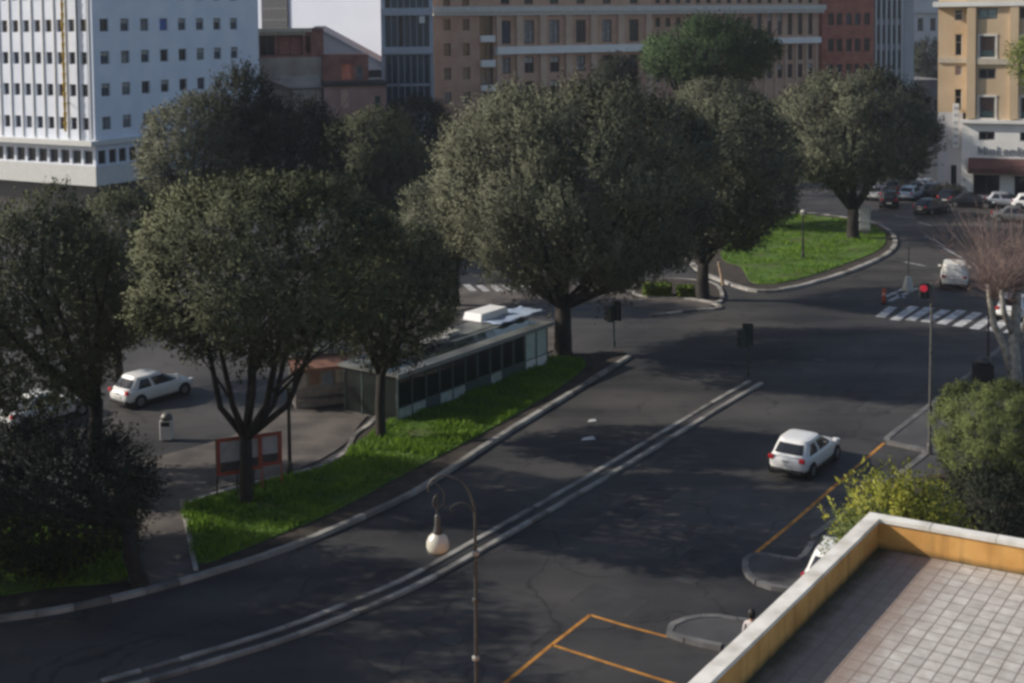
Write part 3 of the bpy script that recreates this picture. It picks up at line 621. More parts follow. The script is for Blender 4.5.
# ------------------------------------------------------------------ buildings
WIN_CACHE = {}
def window_mesh(w, h, pane, frame, style):
    key = (round(w, 2), round(h, 2), pane.name, frame.name, style)
    if key in WIN_CACHE: return WIN_CACHE[key]
    mb = MB(); f = min(.12, w * .09)
    mb.quad((-w / 2 + f * .5, 0.06, f * .5), (w / 2 - f * .5, 0.06, f * .5), (w / 2 - f * .5, 0.06, h - f * .5), (-w / 2 + f * .5, 0.06, h - f * .5), 1)
    for sx in (-1, 1): mb.box((sx * (w / 2 - f / 2), 0.03, h / 2), (f, .1, h), 0)
    mb.box((0, 0.03, f / 2), (w - 2 * f, .1, f), 0); mb.box((0, 0.03, h - f / 2), (w - 2 * f, .1, f), 0)
    if 'v' in style: mb.box((0, 0.035, h / 2), (f * .7, .08, h - 2 * f), 0)
    if 'h' in style: mb.box((0, 0.0325, h * .62), (w - 2 * f, .075, f * .7), 0)
    if 's' in style: mb.box((0, 0.04, h * (.80)), (w - 2 * f, .03, h * .38 - f), 2)      # roller shutter half down
    if 't' in style:                                                                       # pale stone surround standing proud
        q = .22
        for sx in (-1, 1): mb.box((sx * (w / 2 + q / 2), -.16, h / 2), (q, .3, h + .02), 2)
        mb.box((0, -.17, h + q / 2), (w + 2 * q, .34, q), 2); mb.box((0, -.2, -q / 2), (w + 2.6 * q, .42, q), 2)
    if 'g' in style: mb.box((0, -.02, h * .17), (w - 2 * f, .04, h * .3), 3)               # glazed parapet panel
    me = mb.mesh('window', [frame, pane, mat('roller_shutter', (.42, .42, .40), .7, var=.1) if 't' not in style else mat('pale_stone', (.62, .59, .53), .8, var=.08), mat('green_glass', (.10, .16, .15), .15, var=.2)])
    WIN_CACHE[key] = me; return me

def facade(mb, O, u, W0, W1, Z0, Z1, holes, depth, m=0):
    """wall sheet from u=W0..W1, z=Z0..Z1 with rectangular holes (u0,u1,z0,z1) and their reveals"""
    n = Vector((u.y, -u.x, 0)); Zv = Vector((0, 0, 1))
    us = sorted({round(a, 4) for a in [W0, W1] + [h[0] for h in holes] + [h[1] for h in holes] if W0 <= a <= W1})
    zs = sorted({round(a, 4) for a in [Z0, Z1] + [h[2] for h in holes] + [h[3] for h in holes] if Z0 <= a <= Z1})
    pt = lambda a, z, d=0: Vector((O.x, O.y, 0)) + u * a + Zv * z - n * d
    for j in range(len(zs) - 1):
        i = 0
        while i < len(us) - 1:
            cz = (zs[j] + zs[j + 1]) / 2
            solid = lambda i: not any(h[0] < (us[i] + us[i + 1]) / 2 < h[1] and h[2] < cz < h[3] for h in holes)
            if not solid(i): i += 1; continue
            k = i
            while k + 1 < len(us) - 1 and solid(k + 1): k += 1
            mb.quad(pt(us[i], zs[j]), pt(us[k + 1], zs[j]), pt(us[k + 1], zs[j + 1]), pt(us[i], zs[j + 1]), m); i = k + 1
    for (a, b, c, d) in holes:
        mb.quad(pt(a, c), pt(a, d), pt(a, d, depth), pt(a, c, depth), m); mb.quad(pt(b, d), pt(b, c), pt(b, c, depth), pt(b, d, depth), m)
        mb.quad(pt(a, c), pt(a, c, depth), pt(b, c, depth), pt(b, c), m); mb.quad(pt(a, d, depth), pt(a, d), pt(b, d), pt(b, d, depth), m)

class Bld:
    def __init__(s, name, label, loc, rz_u, group=None):
        s.t = thing(name, label, 'building', (loc.x, loc.y, 0), math.atan2(rz_u.y, rz_u.x), group)
        s.O = Vector((loc.x, loc.y, 0)); s.u = rz_u.normalized(); s.L = Vector((1, 0, 0))
    def px(s, x, y): return hit(x, y, s.O, s.u)
    def wins(s, holes, mesh_of, name='window', O=Vector((0, 0, 0)), u=Vector((1, 0, 0)), depth=.22):
        n = Vector((u.y, -u.x, 0)); rz = math.atan2(u.y, u.x)
        for h in holes:
            me = mesh_of(h)
            p = O + u * ((h[0] + h[1]) / 2) - n * depth; obj(name, me, s.t, (p.x, p.y, h[2]), rz)
LX, LO = Vector((1, 0, 0)), Vector((0, 0, 0))
def pick_window(panes, frame, styles):
    return lambda h: window_mesh(h[1] - h[0], h[3] - h[2], random.choices(*zip(*panes))[0], frame, random.choice(styles))

# ---- pale office block, left
SB = Vector((0.49, 0.872, 0)); PB = Vector((0.872, -0.49, 0))
corner = G(97, 207)
OFFW = mat('pale_panel', (0.68, 0.72, 0.82), .65, col2=(.76, .80, .88), scale=.4)
B = Bld('office_block', 'pale blue-grey office block with rows of small square windows at the left edge', corner, PB)
# B local x runs along PB, so the left face is x<0; the right face runs along SB = local +y
row = [B.px(93, y)[1] for y in (25, 58, 90.5, 124)]; dz = (row[0] - row[3]) / 3
rows = [row[0] + dz * k for k in (2, 1)] + row
holesL = []
pitch = abs(B.px(40, 58)[0] - B.px(51.2, 58)[0])
for z in rows:
    for k in range(24):
        c = -1.35 - pitch * k; holesL.append((c - pitch * .27, c + pitch * .27, z - .68, z + .62))
lowz0, lowz1 = B.px(93, 165)[1], B.px(93, 151)[1]
lowL = [(-1.1 - pitch * 1.0 * k - pitch * .38, -1.1 - pitch * k + pitch * .38, lowz0, lowz1) for k in range(24)]
top = rows[0] + 2.2; sill = B.px(93, 186)[1]
gL = [(-1.6 - 3.4 * k - 1.3, -1.6 - 3.4 * k + 1.3, .5, sill - .5) for k in range(10)]
mb = MB(); Wd = 34; Ld = 26.4
facade(mb, LO, LX, -Wd, 0, sill, top, holesL + lowL, .25)
RW = Vector((0, 1, 0))
Br_ = Bld.px
def pxr(x, y): return hit(x, y, Vector((corner.x, corner.y, 0)), SB)
cols = [pxr(x, 58)[0] for x in (105, 124.5, 144, 164, 182.5, 200.6, 217.5, 234.5)]
pr = (cols[-1] - cols[0]) / 7; cols = [cols[0] + pr * k for k in range(8)]
holesR = [(c - .62, c + .62, z - .70, z + .66) for z in rows for c in cols]
lowR = [(c + o - .55, c + o + .55, lowz0, lowz1) for c in cols for o in (-.75, .75)]
facade(mb, LO, RW, 0, Ld, sill, top, holesR + lowR, .25)
# ground floor set back 1.2 m, roof and hidden sides
mb.box((-Wd / 2, Ld / 2, top + .2), (Wd + .5, Ld + .5, .4))
mb.box((-Wd / 2 - .1, Ld / 2, sill / 2 + 0.0), (Wd - 2.6, Ld - 2.6, sill - .02), 1)
mb.quad((-Wd, 0, sill), (0, 0, sill), (0, Ld, sill), (-Wd, Ld, sill))
mb.quad((-Wd, Ld, 0), (-Wd, 0, 0), (-Wd, 0, top), (-Wd, Ld, top)); mb.quad((0, Ld, 0), (-Wd, Ld, 0), (-Wd, Ld, top), (0, Ld, top))
mb.build('wall', [OFFW, mat('dark_ground_floor', (.05, .05, .055), .6, var=.2)], B.t)
pn = [(GLASSD, 6), (GLASSB, 2), (GLASSP, 1)]
B.wins([h for h in holesL if h[1] > -22], pick_window(pn, GFRAME, ['', 'h', '']))
blue = holesR[8 * 2 + 3]
B.wins([h for h in holesR if h is not blue], pick_window([(GLASSD, 4), (GLASSB, 3), (GLASSP, 2)], GFRAME, ['v', 'vs', 'vs', '']), O=LO, u=RW)
B.wins([blue], lambda h: window_mesh(h[1] - h[0], h[3] - h[2], GLASSBB, GFRAME, 'v'), O=LO, u=RW)
mb = MB()
for h in lowL + lowR:
    pass
B.wins([h for h in lowL if h[1] > -16], pick_window([(GLASSD, 5), (GLASSP, 1)], GFRAME, ['']), 'ribbon_window'); B.wins(lowR[:10], pick_window([(GLASSD, 1)], GFRAME, ['']), 'ribbon_window', LO, RW)
lz = B.px(93, 143)[1]
mb = MB(); mb.box((-Wd / 2 + .3, -.55, lz), (Wd + .6, 1.1, .5)); mb.box((.3, Ld / 2, lz - .003), (.6, Ld - .01, .5)); mb.build('ledge', WFRAME, B.t)
lz2 = lowz0 - .12
mb = MB(); mb.box((-Wd / 2 + .1, -.1, (sill + lz2) / 2), (Wd + .2, .2, lz2 - sill)); mb.box((.1, Ld / 2 + .01, (sill + lz2) / 2), (.2, Ld, lz2 - sill - .01)); mb.build('parapet_band', WFRAME, B.t)
mb = MB()
for k in range(25): mb.box((-1.35 - pitch * (k - .5), -.06, (lz + .26 + top) / 2), (.14, .12, top - lz - .52))
mb.build('facade_fins', WFRAME, B.t)
# builders' rubbish chute hung on the facade
ca, _ = B.px(69, 60); base = corner + PB * ca + Vector((PB.y, -PB.x, 0)) * .75
t = thing('rubbish_chute', "yellow builders' rubbish chute hanging down the bright side of the office block", 'rubbish chute', (base.x, base.y, 0), math.atan2(PB.y, PB.x))
z0, z1 = B.px(69, 131)[1], rows[0] + 1.5; n = int((z1 - z0) / 1.05)
CH = mat('yellow_plastic', (.62, .38, .04), .5, var=.1)
for k in range(n):
    mb = MB(); mb.lathe([(.11, 0), (.18, .95), (.20, 1.0), (.20, 1.04)], (0, 0, z0 + k * 1.05), 10); mb.build('chute_section', CH, t, True)
mb = MB(); mb.box((0, .4, z1 + .02), (.8, .9, .12)); mb.box((0, .55, z0 + 3), (.08, .5, .08)); mb.build('bracket', IRONG, t)
pa, _ = B.px(81, 60); base = corner + PB * pa + Vector((PB.y, -PB.x, 0)) * .45
mb = MB(); mb.tube([(base.x, base.y, lz + .2), (base.x, base.y, top)], .07, 8); tag(mb.build('drainpipe', IRON), 'thin dark downpipe running down beside the yellow chute', 'pipe')

# ---- brown brick block in the centre
OB = at(434, 60, 188); e2 = at(822, 30, 221); UB = (e2 - OB); UB.z = 0; UB.normalize()
BRICK = mat('brown_brick', (0.46, 0.275, 0.19), .85, col2=(.55, .35, .25), scale=.5, bump=.2, bscale=6)
BRICKP = mat('pale_brick', (0.54, 0.37, 0.27), .85, col2=(.62, .44, .33), scale=.6)
B = Bld('brick_office_building', 'long brown brick building with white balcony bands behind the central trees', OB, UB)
end = B.px(822, 30)[0]; left = B.px(432, 30)[0]; top = B.px(600, -40)[1]
zr = lambda y, x=447: B.px(x, y)[1]
holes, big = [], []
def addh(lst, cx, w, y0, y1, xr):
    a = B.px(cx, 30)[0]; lst.append((a - w / 2, a + w / 2, zr(y1, xr), zr(y0, xr)))
for cx in (447, 466):
    for (y0, y1) in ((-24, -12), (-6, 6), (19, 30.5), (43.5, 56), (68, 80), (92.5, 104), (117, 129), (141, 153)): addh(holes, cx, 1.15, y0, y1, 447)
a0, a1 = B.px(479.5, 30)[0], B.px(493, 30)[0]
stack = [(a0, a1, zr(y1, 486), zr(y0, 486)) for y0, y1 in ((16, 40), (43, 64), (68, 88), (92, 112))]
tall = []
for i, cx in enumerate((505.5, 529, 554.5, 581, 607, 634)): 
    addh(tall, cx, 1.75, 20, 43, 560); addh(tall, cx, 1.6, 56, 72, 560); addh(tall, cx, 1.6, 80, 96, 560); addh(holes, cx, 1.5, -8, 4, 560)
    addh(tall, cx, 1.6, 104, 122, 560)
far = []
for i in range(16):
    cx = 661 + i * 10.2; addh(far, cx, .95, 12 if cx > 755 else 17, 36 if cx > 755 else 26, 735); addh(far, cx, .95, 46, 62, 735); addh(far, cx, .95, 66, 80, 735); addh(far, cx, .95, -7, 3, 735)
mb = MB()
allh = holes + stack + tall
xs_ = B.px(652, 30)[0]
facade(mb, LO, LX, left, xs_, 0, top, allh, .3)
facade(mb, Vector((0, .9, 0)), LX, xs_, end, 0, top, far, .25)
mb.quad((xs_, 0, 0), (xs_, .9, 0), (xs_, .9, top), (xs_, 0, top))
mb.box(((left + end) / 2, 8.5, top + .15), (end - left, 16.4, .3))
mb.quad((left, 0, 0), (left, 0, top), (left, 16, top), (left, 16, 0)); mb.quad((end, .9, 0), (end, 16, 0), (end, 16, top), (end, .9, top)); mb.quad((left, 16, 0), (end, 16, 0), (end, 16, top), (left, 16, top))
mb.build('wall', BRICK, B.t)
B.wins(holes, pick_window([(GLASSD, 6), (GLASSB, 1)], BFRAME, ['v', '']), depth=.26)
B.wins(tall, pick_window([(GLASSD, 4), (GLASSP, 3), (GLASSB, 2)], BFRAME, ['vh', 'vs', 'v']), 'tall_window', depth=.27)
B.wins(far, pick_window([(GLASSD, 5), (GLASSB, 1)], BFRAME, ['v', 'vs', 'v']), 'narrow_window', O=Vector((0, .9, 0)), depth=.22)
for h in stack: obj('loggia', window_mesh(h[1] - h[0], h[3] - h[2], GLASSD, BFRAME, 'v'), B.t, ((h[0] + h[1]) / 2, .27, h[2]))
BALC = mat('white_balcony', (.78, .77, .74), .7, col2=(.84, .83, .80), scale=.8)
for y0, y1 in ((35.5, 42), (60, 67), (85, 91)):
    za, zb = zr(y1, 486), zr(y0, 486); mb = MB(); mb.box(((a0 + a1) / 2, -.35, (za + zb) / 2), (a1 - a0 + .1, .7, zb - za)); mb.build('balcony', BALC, B.t, bevel=.04)
ba, bb_ = B.px(494.5, 48)[0], xs_ - .6
za, zb = zr(53, 560), zr(45.5, 560)
mb = MB(); mb.box(((ba + bb_) / 2, -.5, (za + zb) / 2), (bb_ - ba, 1.0, zb - za)); mb.build('balcony_band', BALC, B.t, bevel=.05)
za, zb = zr(43.5, 790), zr(37.5, 790); ba2 = B.px(745, 40)[0]
mb = MB(); mb.box(((ba2 + end) / 2, .5, (za + zb) / 2), (end - ba2, .8, zb - za)); mb.build('balcony_band', BALC, B.t, bevel=.05)
za, zb = zr(11.5, 560), zr(6, 560)
mb = MB(); mb.box(((left + end) / 2, -.45, (za + zb) / 2), (end - left + .4, .9, zb - za)); mb.box(((left + end) / 2, -.3, za - .25), (end - left, .58, .5)); mb.build('cornice', mat('cornice_stone', (.60, .57, .53), .8, var=.1), B.t)
for i, px_ in enumerate((498, 519, 542.5, 568, 593, 620.5, 648)):
    a = B.px(px_, 30)[0]; z_t = zr(14.5, 560); mb = MB(); mb.box((a, -.2, z_t / 2), (1.15 if i else .8, .4, z_t)); mb.build('pilaster', BRICKP, B.t)
mb = MB()
for i in range(17):
    a = B.px(656 + i * 10.2, 30)[0]; mb.box((a, .75, (zr(37, 790)) / 2), (.28, .3, zr(37, 790)))
mb.build('facade_fins', BRICKP, B.t)

# ---- red brick building, grey striped tower, pale neighbours
def simple_building(name, label, x0, x1, Y0, Y1, py_top, wallm, win, panes, frame, styles, depth=12, fins=None, rows_px=None, cols_px=None, wpx=None, base=0.0):
    O = at(x0, 30, Y0); E = at(x1, 30, Y1); u = E - O; u.z = 0; W = u.length; u.normalize()
    B = Bld(name, label, O, u); xr = (x0 + x1) / 2
    topz = B.px(xr, py_top)[1]; holes = []
    for (y0, y1) in rows_px or ():
        for cx in cols_px:
            a = B.px(cx, 30)[0]; w = wpx if wpx else 1.0; holes.append((a - w / 2, a + w / 2, B.px(xr, y1)[1], B.px(xr, y0)[1]))
    mb = MB(); facade(mb, LO, LX, 0, W, base, topz, holes, .3)
    mb.box((W / 2, depth / 2 + .01, topz + .2), (W + .3, depth + .3, .4))
    mb.quad((0, 0, base), (0, 0, topz), (0, depth, topz), (0, depth, base)); mb.quad((W, 0, base), (W, depth, base), (W, depth, topz), (W, 0, topz)); mb.quad((0, depth, base), (0, depth, topz), (W, depth, topz), (W, depth, base))
    mb.build('wall', wallm, B.t)
    if holes: B.wins(holes, pick_window(panes, frame, styles), depth=.26)
    B.W = W; B.top = topz
    return B
REDB = mat('red_brick', (.33, .10, .065), .85, col2=(.45, .165, .11), scale=.6)
B = simple_building('red_brick_building', 'narrow red brick building between the long brown block and the grey striped tower', 822, 874, 224, 225.5, -25, REDB, None, [(GLASSD, 5), (GLASSB, 1)], BFRAME, ['v', 'vh'],
    rows_px=[(-14, -4), (13, 25), (38.5, 51.5), (64, 76), (89, 101)], cols_px=[831, 839.5, 849, 857.5, 867], wpx=1.0)
GREYF = mat('grey_cladding', (.25, .26, .30), .6, col2=(.33, .34, .38), scale=.5)
B = simple_building('office_tower', 'grey office tower with close vertical stripes beside the red brick building', 874, 904, 226, 226.6, -30, GREYF, None, [(GLASSB, 1), (GLASSD, 1)], GFRAME, [''],
    rows_px=[(-25 + i * 25, -6 + i * 25) for i in range(6)], cols_px=[878 + 5.2 * i for i in range(5)], wpx=.62)
mb = MB()
for i in range(6): mb.box((B.px(875.5 + 5.2 * i, 30)[0], -.2, B.top / 2), (.22, .4, B.top))
mb.build('facade_fins', WFRAME, B.t)
PALE = mat('pale_render', (.48, .47, .48), .8, col2=(.58, .565, .57), scale=.3)
B = simple_building('pale_building', 'slim pale slab standing right against the grey striped tower', 904, 914, 229, 229.2, -30, PALE, None, [], GFRAME, [''])
B = simple_building('pale_building', 'pale far building with two windows in the street gap by the ochre corner building', 905, 960, 330, 335, -30, PALE, None, [(GLASSD, 1)], GFRAME, ['vh'], rows_px=[(18, 31)], cols_px=[920.5, 933], wpx=1.7)
mb = MB(); z = B.px(926, 11)[1]; mb.box((B.W / 2, -.4, z), (B.W, .8, 1.0)); mb.build('cornice', PALE, B.t)
# street canyon closing wall behind the cars
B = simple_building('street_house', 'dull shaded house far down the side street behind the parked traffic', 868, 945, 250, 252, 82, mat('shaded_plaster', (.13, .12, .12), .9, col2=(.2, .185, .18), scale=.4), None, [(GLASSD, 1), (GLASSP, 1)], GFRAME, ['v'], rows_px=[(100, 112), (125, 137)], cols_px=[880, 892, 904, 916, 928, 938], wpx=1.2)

# ---- glass building
B = simple_building('glass_building', 'blue-grey glass curtain wall building left of the brown brick block', 381, 433, 173, 173.4, -30, mat('steel_cladding', (.28, .33, .40), .5, col2=(.38, .43, .50), scale=.4), None, [(GLASSB, 3), (GLASSD, 1), (mat('teal_glass', (.07, .10, .13), .12, var=.2), 2)], GFRAME, [''],
    rows_px=[(-20, 8), (15, 47), (55, 84), (86, 110)], cols_px=[388 + 6.4 * i for i in range(7)], wpx=.78)
mb = MB(); z = B.px(407, 51)[1]; mb.box((B.W / 2, -.2, z), (B.W, .4, .75)); mb.build('floor_band', mat('band_metal', (.36, .39, .45), .5, var=.1), B.t); mb = MB(); z = B.px(407, 12)[1]; mb.box((B.W / 2, -.2, z), (B.W, .4, .9)); mb.build('floor_band', mat('band_metal', (.28, .31, .36), .5, var=.1), B.t)
mb = MB()
for i in (0, 2, 4, 7): mb.box((B.px(385 + 6.4 * i, 30)[0], -.16, B.px(407, 53)[1] / 2), (.2, .3, B.px(407, 53)[1]))
mb.build('facade_fins', mat('steel_fin', (.2, .22, .25), .4, .3, var=.1), B.t)
q = B.px(422, 20); mb = MB(); mb.box((q[0], -.45, q[1]), (.75, .5, .8)); mb.box((q[0], -.45, q[1] + .45), (.85, .55, .1)); mb.build('air_conditioner', WFRAME, B.t)

# ---- white slab with the dark glazed strip
WS = mat('white_render', (.62, .66, .76), .75, col2=(.66, .70, .80), scale=.2)
B = simple_building('white_building', 'tall plain white building with one dark glazed strip behind the ruined brick house', 249, 384, 222, 207, -60, WS, None, [], GFRAME, [''])
za = B.px(276, 46)[1]; a0, a1 = B.px(263, 30)[0], B.px(289, 30)[0]
mb = MB(); mb.box(((a0 + a1) / 2, -.15, (za + B.top) / 2), (a1 - a0, .3, B.top - za - .2)); 
mb.build('glazed_strip', mat('slate_glass', (.055, .06, .075), .3, var=.2), B.t)
mb = MB()
for k in range(9): mb.box(((a0 + a1) / 2, -.31, za + k * 1.9 + .6), (a1 - a0 - .3, .06, .12))
mb.build('transom', GFRAME, B.t)

# ---- half ruined brick house
RB = mat('old_red_brick', (.20, .085, .065), .95, col2=(.33, .155, .12), scale=.7, bump=.4)
RP = mat('old_plaster', (.27, .225, .19), .95, col2=(.42, .36, .31), scale=.35, bump=.3)
RC = mat('cream_trim', (.48, .42, .33), .9, var=.1)
RPK = mat('pink_plaster', (.30, .17, .135), .95, col2=(.42, .26, .215), scale=.4)
O = at(254, 60, 165); E = at(384, 60, 168); u = E - O; u.z = 0; u.normalize()
B = Bld('old_brick_house', 'dilapidated terracotta brick house with stepped roofs in front of the white building', O, u)
X = lambda x: B.px(x, 60)[0]; Z = lambda y: B.px(310, y)[1]
mb = MB(); hl = [(X(260), X(275), Z(55), Z(35)), (X(278), X(303), Z(55), Z(35)), (X(306), X(311), Z(53), Z(36))]
facade(mb, LO, LX, X(254), X(324), Z(57), Z(28), hl, 1.2); w = X(324) - X(254)
mb.quad((X(254), 0, Z(57)), (X(254), 0, Z(28)), (X(254), 6, Z(28)), (X(254), 6, Z(57))); mb.quad((X(324), 0, Z(57)), (X(324), 6, Z(57)), (X(324), 6, Z(28)), (X(324), 0, Z(28)))
mb.quad((X(254), 6, Z(57)), (X(254), 6, Z(28)), (X(324), 6, Z(28)), (X(324), 6, Z(57)))
mb.quad((X(254), 1.2, Z(57)), (X(324), 1.2, Z(57)), (X(324), 1.2, Z(28)), (X(254), 1.2, Z(28)), 0)
mb.build('brick_wall', RB, B.t)
mb = MB(); mb.box(((X(252.5) + X(312)) / 2, 2.8, Z(30)), (X(312) - X(252.5), 7, .5)); mb.box((X(254.8), -.35, (Z(86) + Z(33)) / 2), (.75, .7, Z(33) - Z(86))); mb.box(((X(254) + X(306)) / 2, -.1, Z(33.5)), (X(306) - X(254), .2, .35)); mb.build('cornice', RC, B.t)
mb = MB(); mb.box(((X(254) + X(322)) / 2, 2.9, Z(57) / 2), (X(322) - X(254), 6.2, Z(57))); mb.build('plaster_wall', RP, B.t)
# sloping lean-to roof of weathered tiles
mb = MB(); mb.poly([(X(256), -.3, Z(75)), (X(290), -2.6, Z(87)), (X(322), -2.6, Z(87)), (X(318), -.3, Z(74))]); mb.poly([(X(256), -.3, Z(75)), (X(318), -.3, Z(74)), (X(318), -.3, Z(80)), (X(256), -.3, Z(80))]); mb.box(((X(292) + X(320)) / 2, -1.4, Z(88) / 2 - .05), (X(320) - X(292), 2.2, Z(88))); mb.build('lean_to', RP, B.t)
mb = MB(); hl = [(X(341), X(352), Z(80), Z(64)), (X(356), X(362), Z(80), Z(66)), (X(306), X(313), Z(80), Z(62))]
facade(mb, Vector((0, -.6, 0)), LX, X(322.5), X(368), 0, Z(55), hl[:2], .5)
mb.quad((X(322.5), -.6, 0), (X(322.5), -.6, Z(55)), (X(322.5), 5, Z(55)), (X(322.5), 5, 0)); mb.quad((X(368), -.6, 0), (X(368), 5, 0), (X(368), 5, Z(55)), (X(368), -.6, Z(55))); mb.quad((X(322.5), -.6, Z(55)), (X(368), -.6, Z(55)), (X(368), 5, Z(55)), (X(322.5), 5, Z(55)))
mb.build('brick_wall', RB, B.t)
mb = MB(); mb.box((X(346.5), -.15, Z(72)), (X(352) - X(341), .1, Z(64) - Z(80))); mb.build('lit_patch_panel', mat('sunlit_orange', (.80, .24, .15), .6, var=.15), B.t)  # orange panel painted as a sunlit patch on the brick
obj('window', window_mesh(X(362) - X(356), Z(66) - Z(80), GLASSP, GFRAME, 'v'), B.t, (X(359), -.3, Z(80)))
for a, b_ in ((260, 275), (278, 303)): obj('window', window_mesh(X(b_) - X(a), Z(35) - Z(55), GLASSD if a < 270 else mat('terracotta_panel', (.38, .14, .11), .7, var=.2), BFRAME, 'v'), B.t, ((X(a) + X(b_)) / 2, 1.05, Z(55)))
mb = MB(); mb.box(((X(320) + X(383)) / 2, -1.8, Z(83)), (X(383) - X(320), 7.6, .45)); mb.box(((X(366) + X(383)) / 2, .6, Z(75)), (X(381) - X(368), 3, .9)); mb.build('roof', mat('dark_roofing', (.035, .032, .032), .9, var=.2), B.t)
mb = MB(); hl = [(X(371), X(376.5), Z(108), Z(95)), (X(338), X(346), Z(106), Z(88))]
facade(mb, Vector((0, -5.2, 0)), LX, X(322), X(382), 0, Z(84.5), hl, .3)
mb.quad((X(322), -5.2, 0), (X(322), -5.2, Z(84.5)), (X(322), 0, Z(84.5)), (X(322), 0, 0)); mb.quad((X(382), -5.2, 0), (X(382), 0, 0), (X(382), 0, Z(84.5)), (X(382), -5.2, Z(84.5)))
mb.build('plaster_wall', RPK, B.t)
mb = MB(); mb.box(((X(371) + X(376.5)) / 2, -5.05, (Z(108) + Z(95)) / 2), (X(376.5) - X(371), .1, Z(95) - Z(108))); mb.build('green_shutter', mat('green_paint', (.03, .07, .045), .6, var=.2), B.t)
mb = MB(); mb.box(((X(338) + X(346)) / 2, -5.05, (Z(106) + Z(88)) / 2), (X(346) - X(338), .1, Z(88) - Z(106))); mb.build('shutter', mat('peach_paint', (.55, .33, .25), .7, var=.1), B.t)

# ---- orange corner building, right
UC = Vector((.92, -.39, 0)).normalized(); OC = G(963, 197)
OR = mat('ochre_plaster', (.47, .35, .22), .85, col2=(.56, .43, .285), scale=.3, bump=.15)
OST = mat('white_stone', (.68, .665, .63), .8, col2=(.78, .765, .73), scale=.4)
B = Bld('corner_building', 'ochre corner building with white stone ground floor and dark red awning at the right edge', OC, UC)
X = lambda x, y=100: B.px(x, y)[0]; Z = lambda y, x=990: B.px(x, y)[1]
W = 34; led = Z(121.5); topz = Z(3.5); full = Z(-45)
bay = X(1027) - X(987)
wins1, wins2, wsm, wtop, wgb, shops = [], [], [], [], [], []
for k in range(4):
    c = X(987) + bay * 1.04 * k
    wins1.append((c - .75, c + .75, Z(57), Z(36))); wins2.append((c - .75, c + .75, Z(118), Z(97))); wsm.append((c - .85, c + .85, Z(79), Z(68.5))); wtop.append((c - .95, c + .95, Z(19), Z(8)))
    wgb.append((c - .8, c + .8, Z(140.5), Z(131.5))); shops.append((c - 1.3, c + 1.3, .25, Z(175)))
X0 = X(966)
mb = MB(); facade(mb, LO, LX, X0, W, led, full, wins1 + wins2 + wsm + wtop, .3)
mb.quad((X0, 0, led), (X0, 0, full), (X0, 1.5, full), (X0, 1.5, led))
xl = B.px(941, 100)[0] - 1.5 * .3
ws = [(X(957) - .35, X(957) + .35, Z(56), Z(34)), (X(957) - .35, X(957) + .35, Z(76), Z(66)), (X(957) - .35, X(957) + .35, Z(112), Z(90)), (X(957) - .4, X(957) + .4, Z(20), Z(9))]
z3 = Z(114)
facade(mb, Vector((0, 1.5, 0)), LX, xl, X0, z3, full, ws, .25)
mb.quad((xl, 1.5, z3), (xl, 1.5, full), (xl, 16, full), (xl, 16, z3))
mb.quad((xl, 16, 0), (xl, 16, full), (W, 16, full), (W, 16, 0)); mb.quad((xl, 1.5, full), (X0, 1.5, full), (W, 16, full), (xl, 16, full)); mb.quad((X0, 0, full), (W, 0, full), (W, 16, full), (X0, 1.5, full))
mb.build('wall', OR, B.t)
mb = MB(); facade(mb, LO, LX, X(962), W, 0, led, wgb + shops, .35); mb.quad((X(962), 0, 0), (X(962), 0, led), (X(962), 1.5, led), (X(962), 1.5, 0)); mb.quad((X(962), 0, led), (X0, 0, led), (X0, 1.5, led), (X(962), 1.5, led))
mb.build('stone_ground_floor', OST, B.t)
mb = MB(); facade(mb, Vector((0, 1.5, 0)), LX, xl, X(962), 0, z3, [(X(950), X(956), .3, 3.2)], .4); mb.quad((xl, 1.5, 0), (xl, 1.5, z3), (xl, 16, z3), (xl, 16, 0)); mb.build('side_ground_floor', PALE, B.t)
obj('door', window_mesh(X(956) - X(950), 2.9, GLASSD, GFRAME, 'v'), B.t, ((X(956) + X(950)) / 2, 1.85, .3))
B.wins(wins1 + wins2, pick_window([(GLASSD, 2), (GLASSB, 1), (mat('brown_blind', (.12, .07, .06), .5, var=.2), 1)], GFRAME, ['tg']), depth=.25)
B.wins(wsm, pick_window([(GLASSD, 1), (GLASSB, 1)], GFRAME, ['v']), depth=.25); B.wins(wtop, pick_window([(mat('aqua_glass', (.22, .30, .30), .2, var=.2), 1), (GLASSD, .5)], GFRAME, ['v']), depth=.25)
B.wins(wgb, pick_window([(GLASSD, 1)], GFRAME, ['v', 'vh']), depth=.3); B.wins(shops, pick_window([(GLASSD, 1)], BFRAME, ['v', 'vh']), 'shop_window', depth=.3)
B.wins(ws, pick_window([(GLASSD, 1), (mat('pink_blind', (.35, .27, .26), .6, var=.1), 1), (GLASSB, 1)], WFRAME, ['h']), O=Vector((0, 1.5, 0)), depth=.2)
mb = MB(); mb.box(((X(962) + W) / 2, -.25, led), (W - X(962) + .3, .5, .35)); mb.build('ledge', OST, B.t)
zm = Z(61.5); mb = MB(); mb.box(((X0 + W) / 2, -.12, zm), (W - X0, .24, .6)); mb.box(((xl + X0) / 2, 1.4, zm + .1), (X0 - xl, .2, .6)); mb.build('string_course', RC, B.t)
mb = MB(); mb.box(((xl + W) / 2 - .2, .6, topz), (W - xl + .4, 2.0, .55)); mb.build('cornice', OST, B.t)
for k in range(5):
    c = X(972.5) + bay * 1.04 * k - (.0 if k else .15); mb = MB(); mb.box((c, -.16, (led + topz) / 2), (.85, .32, topz - led - .6)); mb.build('pilaster', OR, B.t)
AWN = mat('awning_cloth', (.095, .042, .038), .85, var=.15)
mb = MB(); a0 = X(969); za, zb = Z(160.5), Z(172.5)
